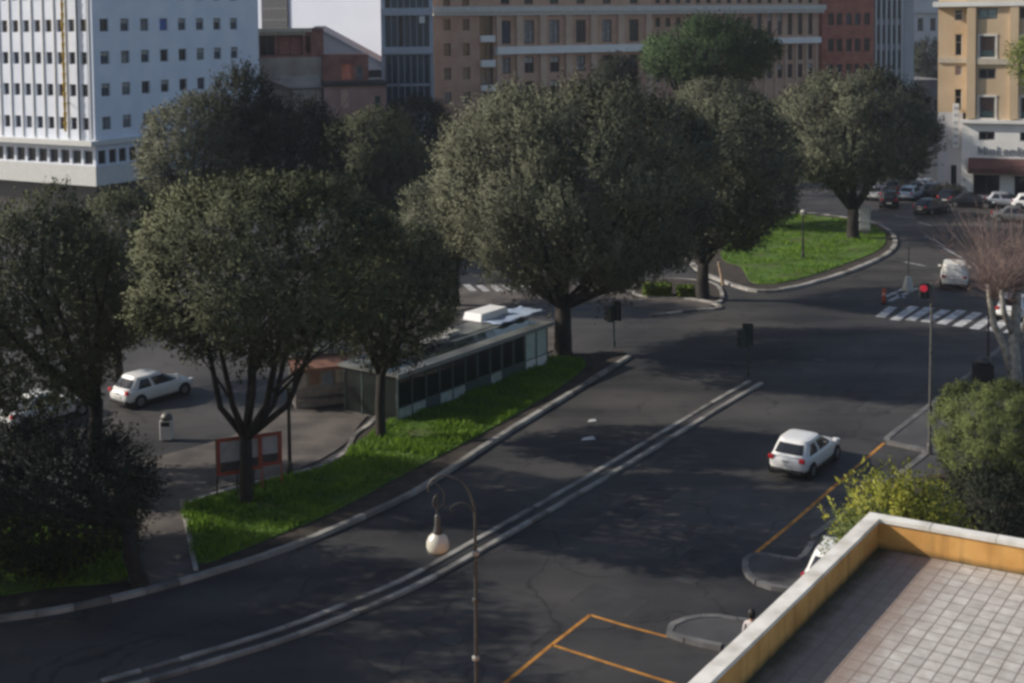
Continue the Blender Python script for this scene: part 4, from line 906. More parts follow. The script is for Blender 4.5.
mb.quad((a0, -.05, za + .25), (W, -.05, za + .25), (W, -1.5, zb + .55), (a0, -1.5, zb + .55)); mb.quad((a0, -1.5, zb + .55), (W, -1.5, zb + .55), (W, -1.5, zb), (a0, -1.5, zb)); mb.quad((a0, -.05, za + .25), (a0, -1.5, zb + .55), (a0, -1.5, zb), (a0, -.05, zb)); mb.quad((a0, -.05, za + .24), (W, -.05, za + .24), (W, -1.49, zb + .53), (a0, -1.49, zb + .53))
mb.build('awning', AWN, B.t)
# raised, too blurred to read shop lettering
mb = MB(); g = random.Random(3); a = X(979); zc = Z(152)
while a < W - 2:
    w = g.uniform(.28, .5); h = g.choice([.62, .62, .9])
    mb.box((a, -.06, zc + h / 2 - .3), (.09, .12, h)); 
    if g.random() < .8: mb.box((a + w * .5, -.055, zc + .26), (w * .7, .1, .09)); mb.box((a + w * .8, -.06, zc), (.08, .11, .5))
    if g.random() < .6: mb.box((a + w * .45, -.0553, zc - .2), (w * .6, .1, .09))
    a += w + .22
mb.box(((X(979) + W - 2) / 2, -.03, zc + .03), (W - 2 - X(979), .05, .06)); mb.build('lettering', mat('grey_letters', (.22, .23, .25), .5, var=.1), B.t)
# vertical sign
sp = OC + UC * X(955.5, 125) + Vector((UC.y, -UC.x, 0)) * -.7
t = thing('vertical_sign', 'tall narrow white sign hanging at the corner of the ochre building', 'sign', (sp.x, sp.y, 0), math.atan2(UC.y, UC.x))
z0, z1 = B.px(955, 148)[1], B.px(955, 104)[1]
mb = MB(); mb.box((0, 0, (z0 + z1) / 2), (.62, .25, z1 - z0)); mb.build('sign_panel', WFRAME, t, bevel=.03)
mb = MB()
for k in range(6): mb.box((0, -.14, z0 + (k + .6) * (z1 - z0) / 6.2), (.42, .03, .28))
mb.build('sign_stripes', mat('sign_grey', (.38, .38, .40), .6, var=.1), t)
mb = MB(); mb.box((.0, .45, z1 - .4), (.06, .8, .06)); mb.box((0, .45, z0 + .4), (.06, .8, .06)); mb.build('bracket', IRON, t)
# ---- shallow lower terrace wing
zc, zd = 10.05, 9.5
C0 = G(870, 512, zc); A1 = G(688, 683, zc); D1 = G(1024, 538.8, zc)
ul = (A1 - C0); ul.z = 0; ul.normalize(); ur = (D1 - C0); ur.z = 0; ur.normalize()
nl = Vector((-ul.y, ul.x, 0)); nl = nl if nl.dot(ur) > 0 else -nl                 # inward normals
nr = Vector((-ur.y, ur.x, 0)); nr = nr if nr.dot(ul) > 0 else -nr
LL, LR, TW = 26, 22, .25
def corner_in(d):                                                                    # corner of the two lines pushed inwards by d
    den = ul.x * ur.y - ul.y * ur.x; p1, p2 = C0 + nl * d, C0 + nr * d; w = p2 - p1
    return p1 + ul * ((w.x * ur.y - w.y * ur.x) / den)
B = thing('terrace_wing', 'lower wing with tiled roof terrace, orange parapet and white coping at bottom right', 'building', (C0.x, C0.y, 0), math.atan2(-ul.y, -ul.x))
Mi = Matrix.Translation((C0.x, C0.y, 0)) @ Matrix.Rotation(math.atan2(-ul.y, -ul.x), 4, 'Z'); MiI = Mi.inverted()
T = lambda p, z: MiI @ Vector((p.x, p.y, z))
def wall_piece(name, d0, d1, z0, z1, m, off=0.0):
    """L-shaped wall between inset d0 and d1 following the two parapet lines, its own local z = 0 at z0"""
    a0, a1 = corner_in(d0), corner_in(d1); l0, l1 = a0 + ul * LL, a1 + ul * LL; r0, r1 = a0 + ur * LR, a1 + ur * LR
    mb = MB(); h = z1 - z0
    q = lambda *ps: mb.quad(*[T(p, z) for p, z in ps])
    for (p, pe, s, se) in ((a0, l0, a1, l1), (a0, r0, a1, r1)):
        q((p, h), (pe, h), (se, h), (s, h)); q((p, 0), (pe, 0), (pe, h), (p, h)); q((s, 0), (s, h), (se, h), (se, 0)); q((pe, 0), (se, 0), (se, h), (pe, h)); q((p, 0), (s, 0), (se, 0), (pe, 0))
    o = mb.build(name, m, B); o.location = (0, 0, z0); return o
STU = stucco_mat()
wall_piece('parapet', .035, TW - .03, zd, zc - .07, STU)
mb = MB(); g = random.Random(4)
for (lu, ln_, LEN) in ((ul, nl, LL), (ur, nr, LR)):
    a0, a1 = corner_in(0), corner_in(TW); q0 = 0.0
    while q0 < LEN:
        q1 = min(LEN, q0 + 1.1); s0, s1 = (a0, a1) if q0 == 0 else (a0 + lu * (q0 + .012), a0 + ln_ * TW + lu * (q0 + .012))
        e0, e1 = a0 + lu * q1, a0 + ln_ * TW + lu * q1; dzz = g.uniform(-.004, .004)
        if q0 == 0: dzz = .002
        P4 = [s0, e0, e1, s1]; lo = [T(p, zc - .068) for p in P4]; hi = [T(p, zc + dzz) for p in P4]
        mb.quad(*hi); mb.quad(*lo)
        for k in range(4): mb.quad(lo[k], lo[(k + 1) % 4], hi[(k + 1) % 4], hi[k])
        q0 = q1
mb.build('coping', WHITE_COPING, B)
wall_piece('outer_wall', .04, TW - .05, 0, zd - .005, mat('orange_wall', (.42, .20, .065), .9, col2=(.52, .27, .095), scale=.8))
ai = corner_in(TW - .04); le, re_ = ai + ul * LL, ai + ur * LR
# floor: local frame x along the outer wall, y = distance from it
org = corner_in(TW - .03)
ax = ul if (Vector((-ul.y, ul.x, 0)).dot(nl) > 0) else -ul
Mf = Matrix.Translation((org.x, org.y, zd)) @ Matrix.Rotation(math.atan2(ax.y, ax.x), 4, 'Z')
loc = [Mf.inverted() @ Vector((p.x, p.y, zd)) for p in (org, org + ul * LL, org + ul * LL + ur * LR, org + ur * LR)]
mb = MB(); mb.poly([(p.x, p.y, 0) for p in (loc if ax is ul else loc[::-1])])
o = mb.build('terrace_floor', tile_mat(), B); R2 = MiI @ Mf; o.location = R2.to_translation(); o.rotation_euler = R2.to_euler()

# ------------------------------------------------------------------ vehicles
CARS = {}
def paint_mat(name, col, rough=.25, metal=0.0):
    return mat(name, col, rough, metal, var=.03, scale=1.0)
def car_meshes(style):
    if style in CARS: return CARS[style]
    P_ = dict(hatch=dict(L=(-2.08, 2.12), W=.91, belt=.97, bx=(-1.99, 1.18), rx=(-1.42, .10), rw=.66, rz=1.43, hood=.84),
              sedan=dict(L=(-2.25, 2.2), W=.88, belt=.92, bx=(-1.72, 1.0), rx=(-.95, .05), rw=.58, rz=1.42, hood=.80),
              suv=dict(L=(-2.15, 2.15), W=.92, belt=1.05, bx=(-2.08, 1.05), rx=(-1.72, .15), rw=.64, rz=1.66, hood=.97),
              panelvan=dict(L=(-2.15, 2.1), W=.95, belt=1.05, bx=(-2.1, 1.4), rx=(-1.8, .5), rw=.74, rz=1.68, hood=.95),
              van=dict(L=(-2.2, 2.1), W=.93, belt=1.12, bx=(-2.17, 1.5), rx=(-2.05, .75), rw=.74, rz=1.86, hood=.98))[style]
    x0, x1 = P_['L']; W, bz = P_['W'], P_['belt']; out = {}
    st = [(x0, W * .68, .45, bz - .22), (x0 + .08, W * .86, .30, bz - .07), (x0 + .5, W * .975, .22, bz), (x0 + 1.4, W, .20, bz), (0.5, W, .20, bz - .01), (1.0, W * .985, .20, bz - .02), (1.55, W * .95, .22, P_['hood']), (x1 - .12, W * .86, .30, P_['hood'] - .12), (x1, W * .66, .40, P_['hood'] - .24)]
    mb = MB(); rings = []
    for (x, hw, zb, zt) in st:
        half = [(hw * .88, zb), (hw * .99, zb + .13), (hw, (zb + zt) / 2 + .05), (hw * .965, zt - .07), (hw * .86, zt)]
        rings.append([(x, y, z) for y, z in half] + [(x, 0, zt + .025)] + [(x, -y, z) for y, z in reversed(half)] + [(x, 0, zb)])
    n = len(rings[0])
    for r in rings: mb.v += r
    for k in range(len(rings) - 1):
        for j in range(n): mb.f.append((k * n + j, (k + 1) * n + j, (k + 1) * n + (j + 1) % n, k * n + (j + 1) % n)); mb.m.append(0)
    mb.f.append(tuple(range(n))); mb.m.append(0); mb.f.append(tuple((len(rings) - 1) * n + j for j in reversed(range(n)))); mb.m.append(0)
    out['body'] = mb
    b0, b1 = P_['bx']; r0, r1 = P_['rx']; rw, rz = P_['rw'], P_['rz']; bw = W * .90
    z0 = bz - .06; NS, NL = 56, 6; shell, roof, wins = MB(), MB(), {}
    e_ = .42; dense = [(math.copysign(abs(math.cos(t)) ** e_, math.cos(t)), math.copysign(abs(math.sin(t)) ** e_, math.sin(t))) for t in (2 * math.pi * k / 2000 for k in range(2001))]
    acc = [0.0]
    for p, q in zip(dense, dense[1:]): acc.append(acc[-1] + math.hypot((p[0] - q[0]) * 1.4, (p[1] - q[1]) * .8))
    prof, k = [], 0
    for j in range(NS):
        while acc[k] < acc[-1] * (j + .5) / NS: k += 1
        prof.append(dense[k])
    def ring(f, sc=1.0, dz=0.0):
        xa, xb = b0 + (r0 - b0) * f ** .9, b1 + (r1 - b1) * f ** .95; w = bw + (rw - bw) * f ** 1.35
        return [((xa + xb) / 2 + (xb - xa) / 2 * sc * px_, w * sc * py_, z0 + (rz - z0) * f + dz) for px_, py_ in prof]
    R_ = [ring(k / NL) for k in range(NL + 1)]
    for k in range(NL):
        for j in range(NS):
            q = (R_[k][j], R_[k][(j + 1) % NS], R_[k + 1][(j + 1) % NS], R_[k + 1][j]); rx_ = (prof[j][0] + prof[(j + 1) % NS][0]) / 2; ry_ = (prof[j][1] + prof[(j + 1) % NS][1]) / 2; ay = abs(ry_)
            solid = (rx_ < -.70 and ay > .80) or (rx_ > .84 and ay > .86) or (abs(rx_ + .02) < .055 and ay > .9) or k == NL - 1 or (k == 0 and rx_ < -.9 and style != 'sedan')
            if solid: shell.quad(*q)
            else: wins.setdefault('rear' if rx_ < -.9 else 'screen' if rx_ > .9 else ('side', ry_ > 0, rx_ > 0), MB()).quad(*q)
    out['windows'], out['pillars'] = wins, shell
    caps = [ring(1.0, 1.015, -.01), ring(1.0, .98, .03), ring(1.0, .75, .065), ring(1.0, .4, .08)]
    for k in range(3):
        for j in range(NS): roof.quad(caps[k][j], caps[k][(j + 1) % NS], caps[k + 1][(j + 1) % NS], caps[k + 1][j])
    roof.poly(caps[3]); out['roof'] = roof
    out['P'] = P_; CARS[style] = out
    return out
PLATE = mat('plate_white', (.6, .6, .58), .5, var=.03); TAIL = mat('tail_lamp', (.42, .02, .025), .25, var=.1); HEADL = mat('head_lamp', (.6, .62, .64), .12, var=.03)
def make_car(label, loc, heading, style, body, group=None, cat='car', z=0.0):
    t = thing({'van': 'van', 'panelvan': 'van'}.get(style, 'car'), label, cat, (loc.x, loc.y, z), math.atan2(heading.y, heading.x), group)
    D = car_meshes(style); P_ = D['P']; x0, x1 = P_['L']; W = P_['W']; bz = P_['belt']
    D['body'].build('body', body, t, True, subsurf=1); 
    for wk, wm in D['windows'].items(): wm.build('window' if style != 'panelvan' or wk == 'screen' else 'cargo_panel', GLASSD if style != 'panelvan' or wk == 'screen' else body, t, True)
    D['roof'].build('roof', body, t, True)
    D['pillars'].build('window_frame', body, t, True)
    for sy in (-1, 1):
        for wx in (x0 + .72, x1 - .78):
            mb = MB(); n = 20
            for k in range(n): pass
            mb.poly([(wx + .385 * math.cos(6.2832 * k / n), sy * (W + .004), .30 + .385 * math.sin(6.2832 * k / n)) for k in range(n)]); mb.build('wheel_arch', BLACK, t)
            mb = MB(); mb.tube([(wx, sy * (W - .19), .31), (wx, sy * (W - .17), .31), (wx, sy * (W + .005), .31), (wx, sy * (W + .02), .31)], [.27, .31, .31, .28], 20); w_ = mb.build('wheel', TYRE, t)
            mb = MB(); mb.tube([(wx, sy * (W + .01), .31), (wx, sy * (W + .026), .31)], [.205, .19], 16)
            mb.build('rim', RIM, w_)
            for k in range(0): pass
        mb = MB(); mb.box((x0 + .07, sy * W * .74, bz - .13), (.12, .24, .20)); mb.build('tail_light', TAIL, t, bevel=.03)
        mb = MB(); mb.box((x1 - .17, sy * W * .68, P_['hood'] - .17), (.26, .30, .13)); mb.build('headlight', HEADL, t, bevel=.03)
        mb = MB(); mb.box((P_['bx'][1] - .32, sy * (W + .09), bz + .06), (.12, .2, .14)); mb.build('mirror', body, t, bevel=.03)
        mb = MB(); mb.box((.1, sy * (W + .002), .25), (2.1, .03, .10)); mb.build('sill', BLACK, t)
    mb = MB(); mb.box((x0 + .05, 0, .33), (.16, W * 1.5, .18)); mb.build('bumper', BLACK, t, bevel=.03)
    mb = MB(); mb.box((x1 - .05, 0, .36), (.14, W * 1.2, .14)); mb.build('bumper', BLACK, t, bevel=.03)
    mb = MB(); mb.box((x0 - .005, 0, .58), (.03, .5, .11)); mb.build('number_plate', PLATE, t)
    mb = MB(); mb.box((x0 - .01 + (.0), 0, .74), (.03, .28, .025)); mb.build('boot_handle', BLACK, t)
    return t
WHITEP = paint_mat('white_car_paint', (.74, .74, .73)); CREAMP = paint_mat('cream_white_paint', (.74, .72, .66)); BLACKP = paint_mat('black_car_paint', (.012, .013, .016)); DARKP = paint_mat('dark_blue_car_paint', (.02, .024, .035)); SILVP = paint_mat('silver_car_paint', (.42, .43, .45), .3, .5); LBLUE = paint_mat('light_blue_car_paint', (.38, .46, .54)); MAROON = paint_mat('dark_red_car_paint', (.10, .02, .025)); GREYP = paint_mat('grey_car_paint', (.12, .12, .125))
hd = (S * .99 + P * .02).normalized()
rear = G(786, 479); make_car('white hatchback driving away from the camera between the median and the yellow line', rear + hd * 2.05, hd, 'hatch', WHITEP)
hl_ = (G(178, 391) - G(118, 408)).normalized()
make_car('white car seen from the side behind the left trees, just above the white litter bin', G(148, 403) + Vector((0, .8, 0)), hl_, 'hatch', WHITEP)
make_car('white car mostly hidden behind the dark foliage at the left edge', G(40, 425) + Vector((0, .8, 0)), hl_, 'sedan', WHITEP)
make_car('white windowless van driving away beyond the zebra crossing', G(951, 290) + Vector((.9, 1.9, 0)), (S * .98 - P * .25).normalized(), 'panelvan', CREAMP, cat='van')
make_car('white parked car half hidden behind the trunk of the bare tree', G(1016, 316), S, 'hatch', WHITEP)
make_car('black suv with red tail lights at the far left of the distant traffic', G(889, 206), (S * .95 - P * .3).normalized(), 'suv', BLACKP)
make_car('dark car with bright red tail light waiting in the middle of the far junction', G(932, 213), (S * .9 + P * .3).normalized(), 'hatch', DARKP)
make_car('pale blue hatchback in the distant traffic before the street gap', G(911, 199), S, 'hatch', LBLUE)
make_car('black car standing sideways in front of the brown awning', G(972, 207), UC, 'sedan', BLACKP)
make_car('silver car parked sideways under the right half of the brown awning', G(1007, 207), UC, 'hatch', SILVP)
make_car('white car cut off by the right edge in front of the shop', G(1034, 209), UC, 'hatch', WHITEP)
make_car('grey car in the side street just left of the pale blue hatchback', G(897, 193), S, 'hatch', GREYP)
make_car('dark car furthest up the side street, under the trees', G(915, 188), S, 'suv', DARKP)
make_car('white car up the side street beside the dark one', G(926, 191), S, 'hatch', WHITEP)
make_car('dark grey car at the mouth of the side street near the planter', G(938, 197), UC, 'hatch', GREYP)
make_car('white car parked close below the outer side of the terrace parapet', G(846, 583), S, 'hatch', WHITEP)

for px_, py_, st_, pm, lab in ((902, 187, 'hatch', SILVP, 'small silver car in the queue under the dark far tree'), (921, 195, 'sedan', GREYP, 'grey saloon between the pale blue hatchback and the side street mouth'), (950, 203, 'hatch', DARKP, 'dark car parked beside the leafy planters'),
        (880, 199, 'hatch', SILVP, 'silver car leftmost behind the round tree trunk'), (908, 182, 'van', WHITEP, 'white van deepest in the side street'), (1017, 222, 'sedan', GREYP, 'grey saloon crossing the wide junction at the right edge')):
    make_car(lab, G(px_, py_), S if st_ != 'sedan' else UC, st_, pm, cat='van' if st_ == 'van' else 'car')
for k, (px_, py_, lab) in enumerate(((640, 480, 'round iron manhole cover in the middle of the near carriageway'), (450, 640, 'round iron manhole cover near the foreground lamp'), (820, 360, 'round iron manhole cover on the shaded junction'))):
    c = G(px_, py_); mb = MB(); n = 24
    mb.lathe([(.36, 0), (.36, .010), (.33, .012), (.31, .008)], (c.x, c.y, .002), 24); tag(mb.build('manhole_cover', IRON), lab, 'manhole cover')

# ------------------------------------------------------------------ street furniture
def signal_head(t, c, rz, n=3, size=(.34, .30, .95), lit=None, backplate=True):
    mb = MB(); mb.box((c[0], c[1], c[2]), size, 0, rz); h = mb.build('signal_head', SIGNALG, t, bevel=.03)
    f = Vector((math.sin(rz), -math.cos(rz), 0))
    for k in range(n):
        zc_ = c[2] + size[2] * (.32 - .32 * k); p = Vector(c) + f * size[1] / 2; p.z = zc_
        mb = MB(); mb.tube([p + f * .0, p + f * .20], .125, 12, cap=False); mb.build('visor', BLACK, h)
        mb = MB(); mb.tube([p - f * .01, p + f * .03], .115, 14); mb.build('lens', lit if (lit and k == 0) else BLACK, h)
    if backplate:
        mb = MB(); p = Vector(c) + f * (size[1] / 2 + .01); mb.box((p.x, p.y, p.z), (size[0] + .22, .03, size[2] + .22), 0, rz); mb.build('backplate', BLACK, t)
def pole_signal(label, base, hz, post_h, rz, two=True, wide=1.0):
    t = thing('traffic_signal', label, 'traffic light', base, 0, 'dark green traffic signals')
    mb = MB(); mb.tube([(0, 0, 0), (0, 0, .35)], .09, 10); mb.build('base', SIGNALG, t)
    mb = MB(); mb.tube([(0, 0, .3), (0, 0, post_h)], .055, 10); mb.build('post', SIGNALG, t)
    f = Vector((math.sin(rz), -math.cos(rz), 0)) * .24; sd = Vector((math.cos(rz), math.sin(rz), 0)) * .22
    signal_head(t, (f.x, f.y, hz), rz)
    if two: signal_head(t, (sd.x, sd.y, hz - .12), rz + math.pi / 2, backplate=False); 
    return t
pole_signal('dark green traffic signal by the tip of the lawn, left of the median', G(614, 347), 2.05, 2.55, math.radians(150))
pole_signal('dark green traffic signal standing at the far end of the double kerb', G(748, 377), 2.2, 2.75, math.radians(170))
# tall pole with the red signal
b = G(929.5, 454, .12); t = thing('signal_pole', 'tall grey pole with a red traffic light near its top, before the zebra crossing', 'traffic light', b)
tp = at(932, 270, b.y) - b
mb = MB(); mb.lathe([(.12, 0), (.12, .4), (.085, .5)], n=12); mb.build('base', IRONG, t)
mb = MB(); mb.tube([(0, 0, .4), (tp.x * .5, 0, tp.z * .5), (tp.x, 0, tp.z * .93)], [.075, .06, .05], 10); mb.build('post', IRONG, t)
for q in (.25, .55, .8):
    mb = MB(); mb.tube([(tp.x * q, 0, tp.z * q), (tp.x * q, 0, tp.z * q + .1)], .09, 10); mb.build('collar', IRON, t)
sp = at(924, 290.5, b.y) - b
mb = MB(); mb.tube([(tp.x * .85, 0, sp.z + .2), (sp.x, 0, sp.z + .2)], .03, 8); mb.build('arm', IRON, t)
mb = MB(); mb.box((sp.x, 0, sp.z), (.40, .25, .66)); hh = mb.build('signal_head', BLACK, t, bevel=.03)
mb = MB(); mb.tube([(sp.x - .05, -.13, sp.z + .12), (sp.x - .05, -.16, sp.z + .12)], .15, 16); o = mb.build('red_lens', None, hh)
em = bpy.data.materials.new('lit_red'); em.use_nodes = True; eb = em.node_tree.nodes['Principled BSDF']; eb.inputs['Base Color'].default_value = (.5, .02, .04, 1); eb.inputs['Emission Color'].default_value = (1, .05, .09, 1); eb.inputs['Emission Strength'].default_value = .28
o.data.materials.clear(); o.data.materials.append(em)
for dz_ in (-.05, -.22):
    mb = MB(); mb.tube([(sp.x + .02, -.13, sp.z + dz_), (sp.x + .02, -.15, sp.z + dz_)], .09, 12); mb.build('dark_lens', SIGNALG, hh)

def globe_lamp(label, base, h):
    t = thing('street_lamp', label, 'lamp', base, 0, 'globe lamps of the square')
    mb = MB(); mb.lathe([(.16, 0), (.16, .12), (.10, .5), (.07, .7)], n=12); mb.build('base', BLACK, t, True)
    mb = MB(); mb.tube([(0, 0, .65), (0, 0, h - .42)], [.085, .065], 10); mb.build('post', BLACK, t)
    mb = MB(); mb.lathe([(.05, 0), (.13, .03), (.13, .08), (.1, .1)], (0, 0, h - .45), 12); mb.build('collar', IRON, t)
    mb = MB(); mb.lathe([(.08, 0), (.19, .08), (.23, .22), (.19, .36), (.07, .44)], (0, 0, h - .36), 14); mb.build('globe', LAMPG, t, True)
globe_lamp('dark park lamp with a pale globe on the far green island', G(803, 259, .15), 3.8)
globe_lamp('dark slim park lamp in the paved area behind the wide forked tree', G(290, 476, .06), 4.1)

# foreground lamp with hanging lantern
Yl = 26.0; b = at(477, 972, Yl); b.z = .12; t = thing('street_lamp', 'old cast iron street lamp with crook arm and hanging white lantern in the foreground', 'lamp', b)
A = lambda x, y: at(x, y, Yl) - b
mb = MB(); mb.lathe([(.24, 0), (.24, .15), (.17, .3), (.15, 1.2), (.10, 1.4), (.085, 1.8)], n=14); mb.build('base', IRONG, t, True)
mb = MB(); mb.tube([(0, 0, 1.7), A(476.5, 700), A(475.5, 560), A(475, 516)], [.05, .042, .036, .03], 10); mb.build('post', IRON, t)
for y in (553, 600, 658):
    p = A(475.8, y); mb = MB(); mb.lathe([(.05, -.05), (.075, -.03), (.075, .03), (.05, .05)], tuple(p), 10); mb.build('collar', mat('worn_metal', (.32, .31, .29), .5, .3, var=.1) if y != 600 else IRON, t)
arm = spline([A(475, 518), A(473.5, 505), A(468, 490), A(458, 479), A(447, 476), A(438, 476.5), A(431, 481), A(428, 487), A(429, 492)], 5)
mb = MB(); mb.tube(arm, [.028 - .010 * i / len(arm) for i in range(len(arm))], 8); mb.build('crook_arm', IRON, t, True)
sc1 = spline([A(473, 512), A(468, 505), A(461, 503), A(454, 505), A(450, 509), A(452, 512), A(455, 510)], 4)
mb = MB(); mb.tube(sc1, .016, 6); mb.build('scroll', IRON, t, True)
sc2 = spline([A(432, 480), A(439, 486), A(444, 494), A(443, 504), A(437, 508), A(433, 505), A(434, 498), A(438, 494)], 4)
mb = MB(); mb.tube(sc2, .016, 6); mb.build('scroll', IRON, t, True)
mb = MB(); mb.tube([A(437, 494), A(437, 516)], .018, 6); mb.build('hanger', IRON, t)
c = A(437.5, 536); 
mb = MB(); mb.lathe([(.035, .0), (.06, -.05), (.065, -.22), (.09, -.34), (.11, -.40)], tuple(A(437.5, 514)), 12); ln = mb.build('lantern', IRON, t, True)
mb = MB(); mb.lathe([(.08, .0), (.11, -.05), (.19, -.12), (.23, -.22), (.235, -.32), (.21, -.40), (.17, -.42)], tuple(A(437.5, 531)), 18); mb.build('lamp_globe', LAMPG, ln, True)
mb = MB(); mb.lathe([(.05, -.02), (.22, -.0), (.22, .025), (.05, .03)], tuple(A(437.5, 552)), 18); mb.build('lantern_ring', IRON, ln)

# advertising totem, stake, delineator, keep-right post
b = G(865, 235, .16); t = thing('advertising_totem', 'white advertising totem on the far green island beside the tree trunk', 'totem', b, math.radians(-12))
mb = MB(); mb.box((0, 0, .2), (.5, .2, .4)); mb.build('base', IRONG, t); mb = MB(); mb.box((0, 0, 1.45), (.95, .16, 2.1)); mb.build('panel', mat('poster_white', (.34, .35, .36), .4, var=.1), t, bevel=.04)
mb = MB(); mb.box((0, -.085, 1.5), (.78, .02, 1.8)); mb.build('poster', mat('poster_grey', (.42, .43, .44), .4, col2=(.5, .5, .5), scale=1.4), t)
b = G(723, 284, .12); t = thing('wooden_stake', 'pale leaning wooden post at the near left kerb of the far island', 'post', b)
mb = MB(); mb.tube([(0, 0, -.1), (-.12, 0, .7), (-.3, 0, 1.55)], [.13, .12, .10], 8); mb.build('post', mat('pale_wood', (.36, .26, .18), .9, var=.2), t); mb = MB(); mb.tube([(-.3, 0, 1.55), (-.31, 0, 1.6)], .11, 8); mb.build('cap', mat('post_cap', (.3, .25, .2), .8, var=.1), t)
b = G(884, 304); t = thing('delineator_post', 'orange flexible delineator post at the left end of the zebra crossing', 'traffic post', b)
OPL = mat('orange_plastic', (.58, .10, .035), .5, var=.1)
mb = MB(); mb.lathe([(.24, 0), (.24, .06), (.12, .10)], n=14); mb.build('base', BLACK, t); mb = MB(); mb.lathe([(.12, .08), (.11, .9), (.13, 1.0), (.06, 1.06)], n=12); mb.build('tube', OPL, t, True)
mb = MB(); mb.lathe([(.125, .6), (.123, .75)], n=12); mb.build('reflector_band', mat('reflector', (.55, .3, .22), .3, var=.1), t)
b = G(908, 291); t = thing('traffic_sign', 'white traffic island marker with a thin pole above it by the zebra crossing', 'traffic sign', b)
mb = MB(); mb.lathe([(.42, 0), (.40, .15), (.28, .6), (.22, .95), (.1, 1.05)], n=12); mb.build('marker_base', mat('dull_white', (.45, .44, .40), .6, var=.1), t, True)
mb = MB(); mb.tube([(0, 0, .9), (.05, 0, 3.0)], .045, 8); mb.build('pole', IRONG, t); mb = MB(); mb.tube([(.05, 0, 2.98), (.05, 0, 3.12)], .08, 10); mb.build('cap', IRONG, t)
# black pole with bin
b = G(988, 380, .12); t = thing('lamp_post', 'thin black post left of the bare tree behind the clipped bush', 'post', b)
mb = MB(); mb.tube([(0, 0, 0), (0, 0, 5.2)], [.06, .045], 8); mb.build('post', BLACK, t); mb = MB(); mb.lathe([(.13, 0), (.12, .4), (.06, .55)], n=10); mb.build('base', BLACK, t)
mb = MB(); mb.lathe([(.05, 0), (.12, .1), (.10, .3), (.03, .4)], (0, 0, 5.15), 10); mb.build('lamp_head', IRON, t)
def litter_bin(label, b, bodym, lidm, h=1.1, w=.55):
    t = thing('litter_bin', label, 'litter bin', b)
    mb = MB(); mb.box((0, 0, h * .38), (w, w * .8, h * .76)); mb.build('body', bodym, t, bevel=.04)
    mb = MB(); mb.box((0, -w * .405, h * .62), (w * .7, .02, h * .16)); mb.build('opening', BLACK, t)
    mb = MB(); mb.lathe([(w * .48, 0), (w * .46, h * .12), (w * .3, h * .22), (.05, h * .25)], (0, 0, h * .77), 14); mb.build('lid', lidm, t, True)
litter_bin('dark litter bin at the foot of the thin black post', G(983, 382, .12), BLACK, IRON, 1.3, .9)
BINW = mat('bin_white', (.55, .55, .54), .5, var=.08)
litter_bin('white litter bin with dark opening standing on the pavement left of the red framed boards', G(167, 439, .06), BINW, IRONG, 1.2, .56)

# red framed boards
RF = mat('red_frame', (.27, .06, .035), .6, var=.15); BW = mat('board_white', (.30, .30, .31), .7, col2=(.42, .42, .43), scale=2)
def board(label, base_px, w, h, lift, rz):
    b = G(*base_px, .06); t = thing('notice_board', label, 'notice board', b, rz, 'red framed boards')
    for s_ in (-1, 1):
        mb = MB(); mb.tube([(s_ * w / 2, 0, 0), (s_ * w / 2, 0, lift + h)], .035, 8); mb.build('leg', RF if s_ > 0 else BLACK, t)
        mb = MB(); mb.box((s_ * (w / 2 - .07), -.03, lift + h / 2), (.14, .05, h - .29)); mb.build('frame_side', RF, t)
    mb = MB(); mb.box((0, -.03, lift + .07), (w, .06, .14)); mb.build('frame_rail', RF, t); mb = MB(); mb.box((0, -.03, lift + h - .07), (w, .06, .14)); mb.build('frame_rail', RF, t)
    mb = MB(); mb.box((0, 0, lift + h * .62), (w - .2, .04, h * .55)); mb.build('poster', BW, t); mb = MB(); mb.box((0, .001, lift + h * .22), (w - .2, .04, h * .24)); mb.build('lower_panel', mat('board_dark', (.06, .055, .055), .8, var=.3), t)
board('left red framed board, left of the forked tree trunk', (232, 500), 1.15, 1.5, 1.05, math.radians(22))
board('right red framed board, right of the forked tree trunk', (268, 488), 1.15, 1.35, .95, math.radians(22))
board('second red framed board hidden behind the forked trunk', (250, 494), 1.0, 1.4, 1.0, math.radians(22))

# glass veranda beside the lawn
Av, Bv = G(398, 424), G(547, 366); uv = Bv - Av; LV = uv.length; uv.normalize(); dv = 3.4; HV = 2.25
t = thing('glass_veranda', 'long low glass veranda with flat grey roof between the lawn and the square', 'pavilion', (Av.x, Av.y, .06), math.atan2(uv.y, uv.x))
TEAL = mat('teal_frame', (.035, .055, .055), .5, var=.15)
gl = bpy.data.materials.new('clear_glass'); gl.use_nodes = True; nt = gl.node_tree; pb = nt.nodes['Principled BSDF']; pb.inputs['Base Color'].default_value = (.55, .75, .72, 1); pb.inputs['Roughness'].default_value = .05
tr = nt.nodes.new('ShaderNodeBsdfTransparent'); tr.inputs[0].default_value = (.93, .98, .97, 1); mx = nt.nodes.new('ShaderNodeMixShader'); gp_ = nt.nodes.new('ShaderNodeNewGeometry'); nz = nt.nodes.new('ShaderNodeTexNoise'); nz.inputs['Scale'].default_value = .5
fr = nt.nodes.new('ShaderNodeFresnel'); fr.inputs[0].default_value = 1.5; gs = nt.nodes.new('ShaderNodeBsdfGlossy'); gs.inputs['Roughness'].default_value = .04
df = nt.nodes.new('ShaderNodeBsdfDiffuse'); df.inputs[0].default_value = (.20, .29, .27, 1); m2 = nt.nodes.new('ShaderNodeMixShader'); m2.inputs[0].default_value = .05; nt.links.new(tr.outputs[0], m2.inputs[1]); nt.links.new(df.outputs[0], m2.inputs[2])  # faint diffuse tint mixed in as pale reflections on the panes
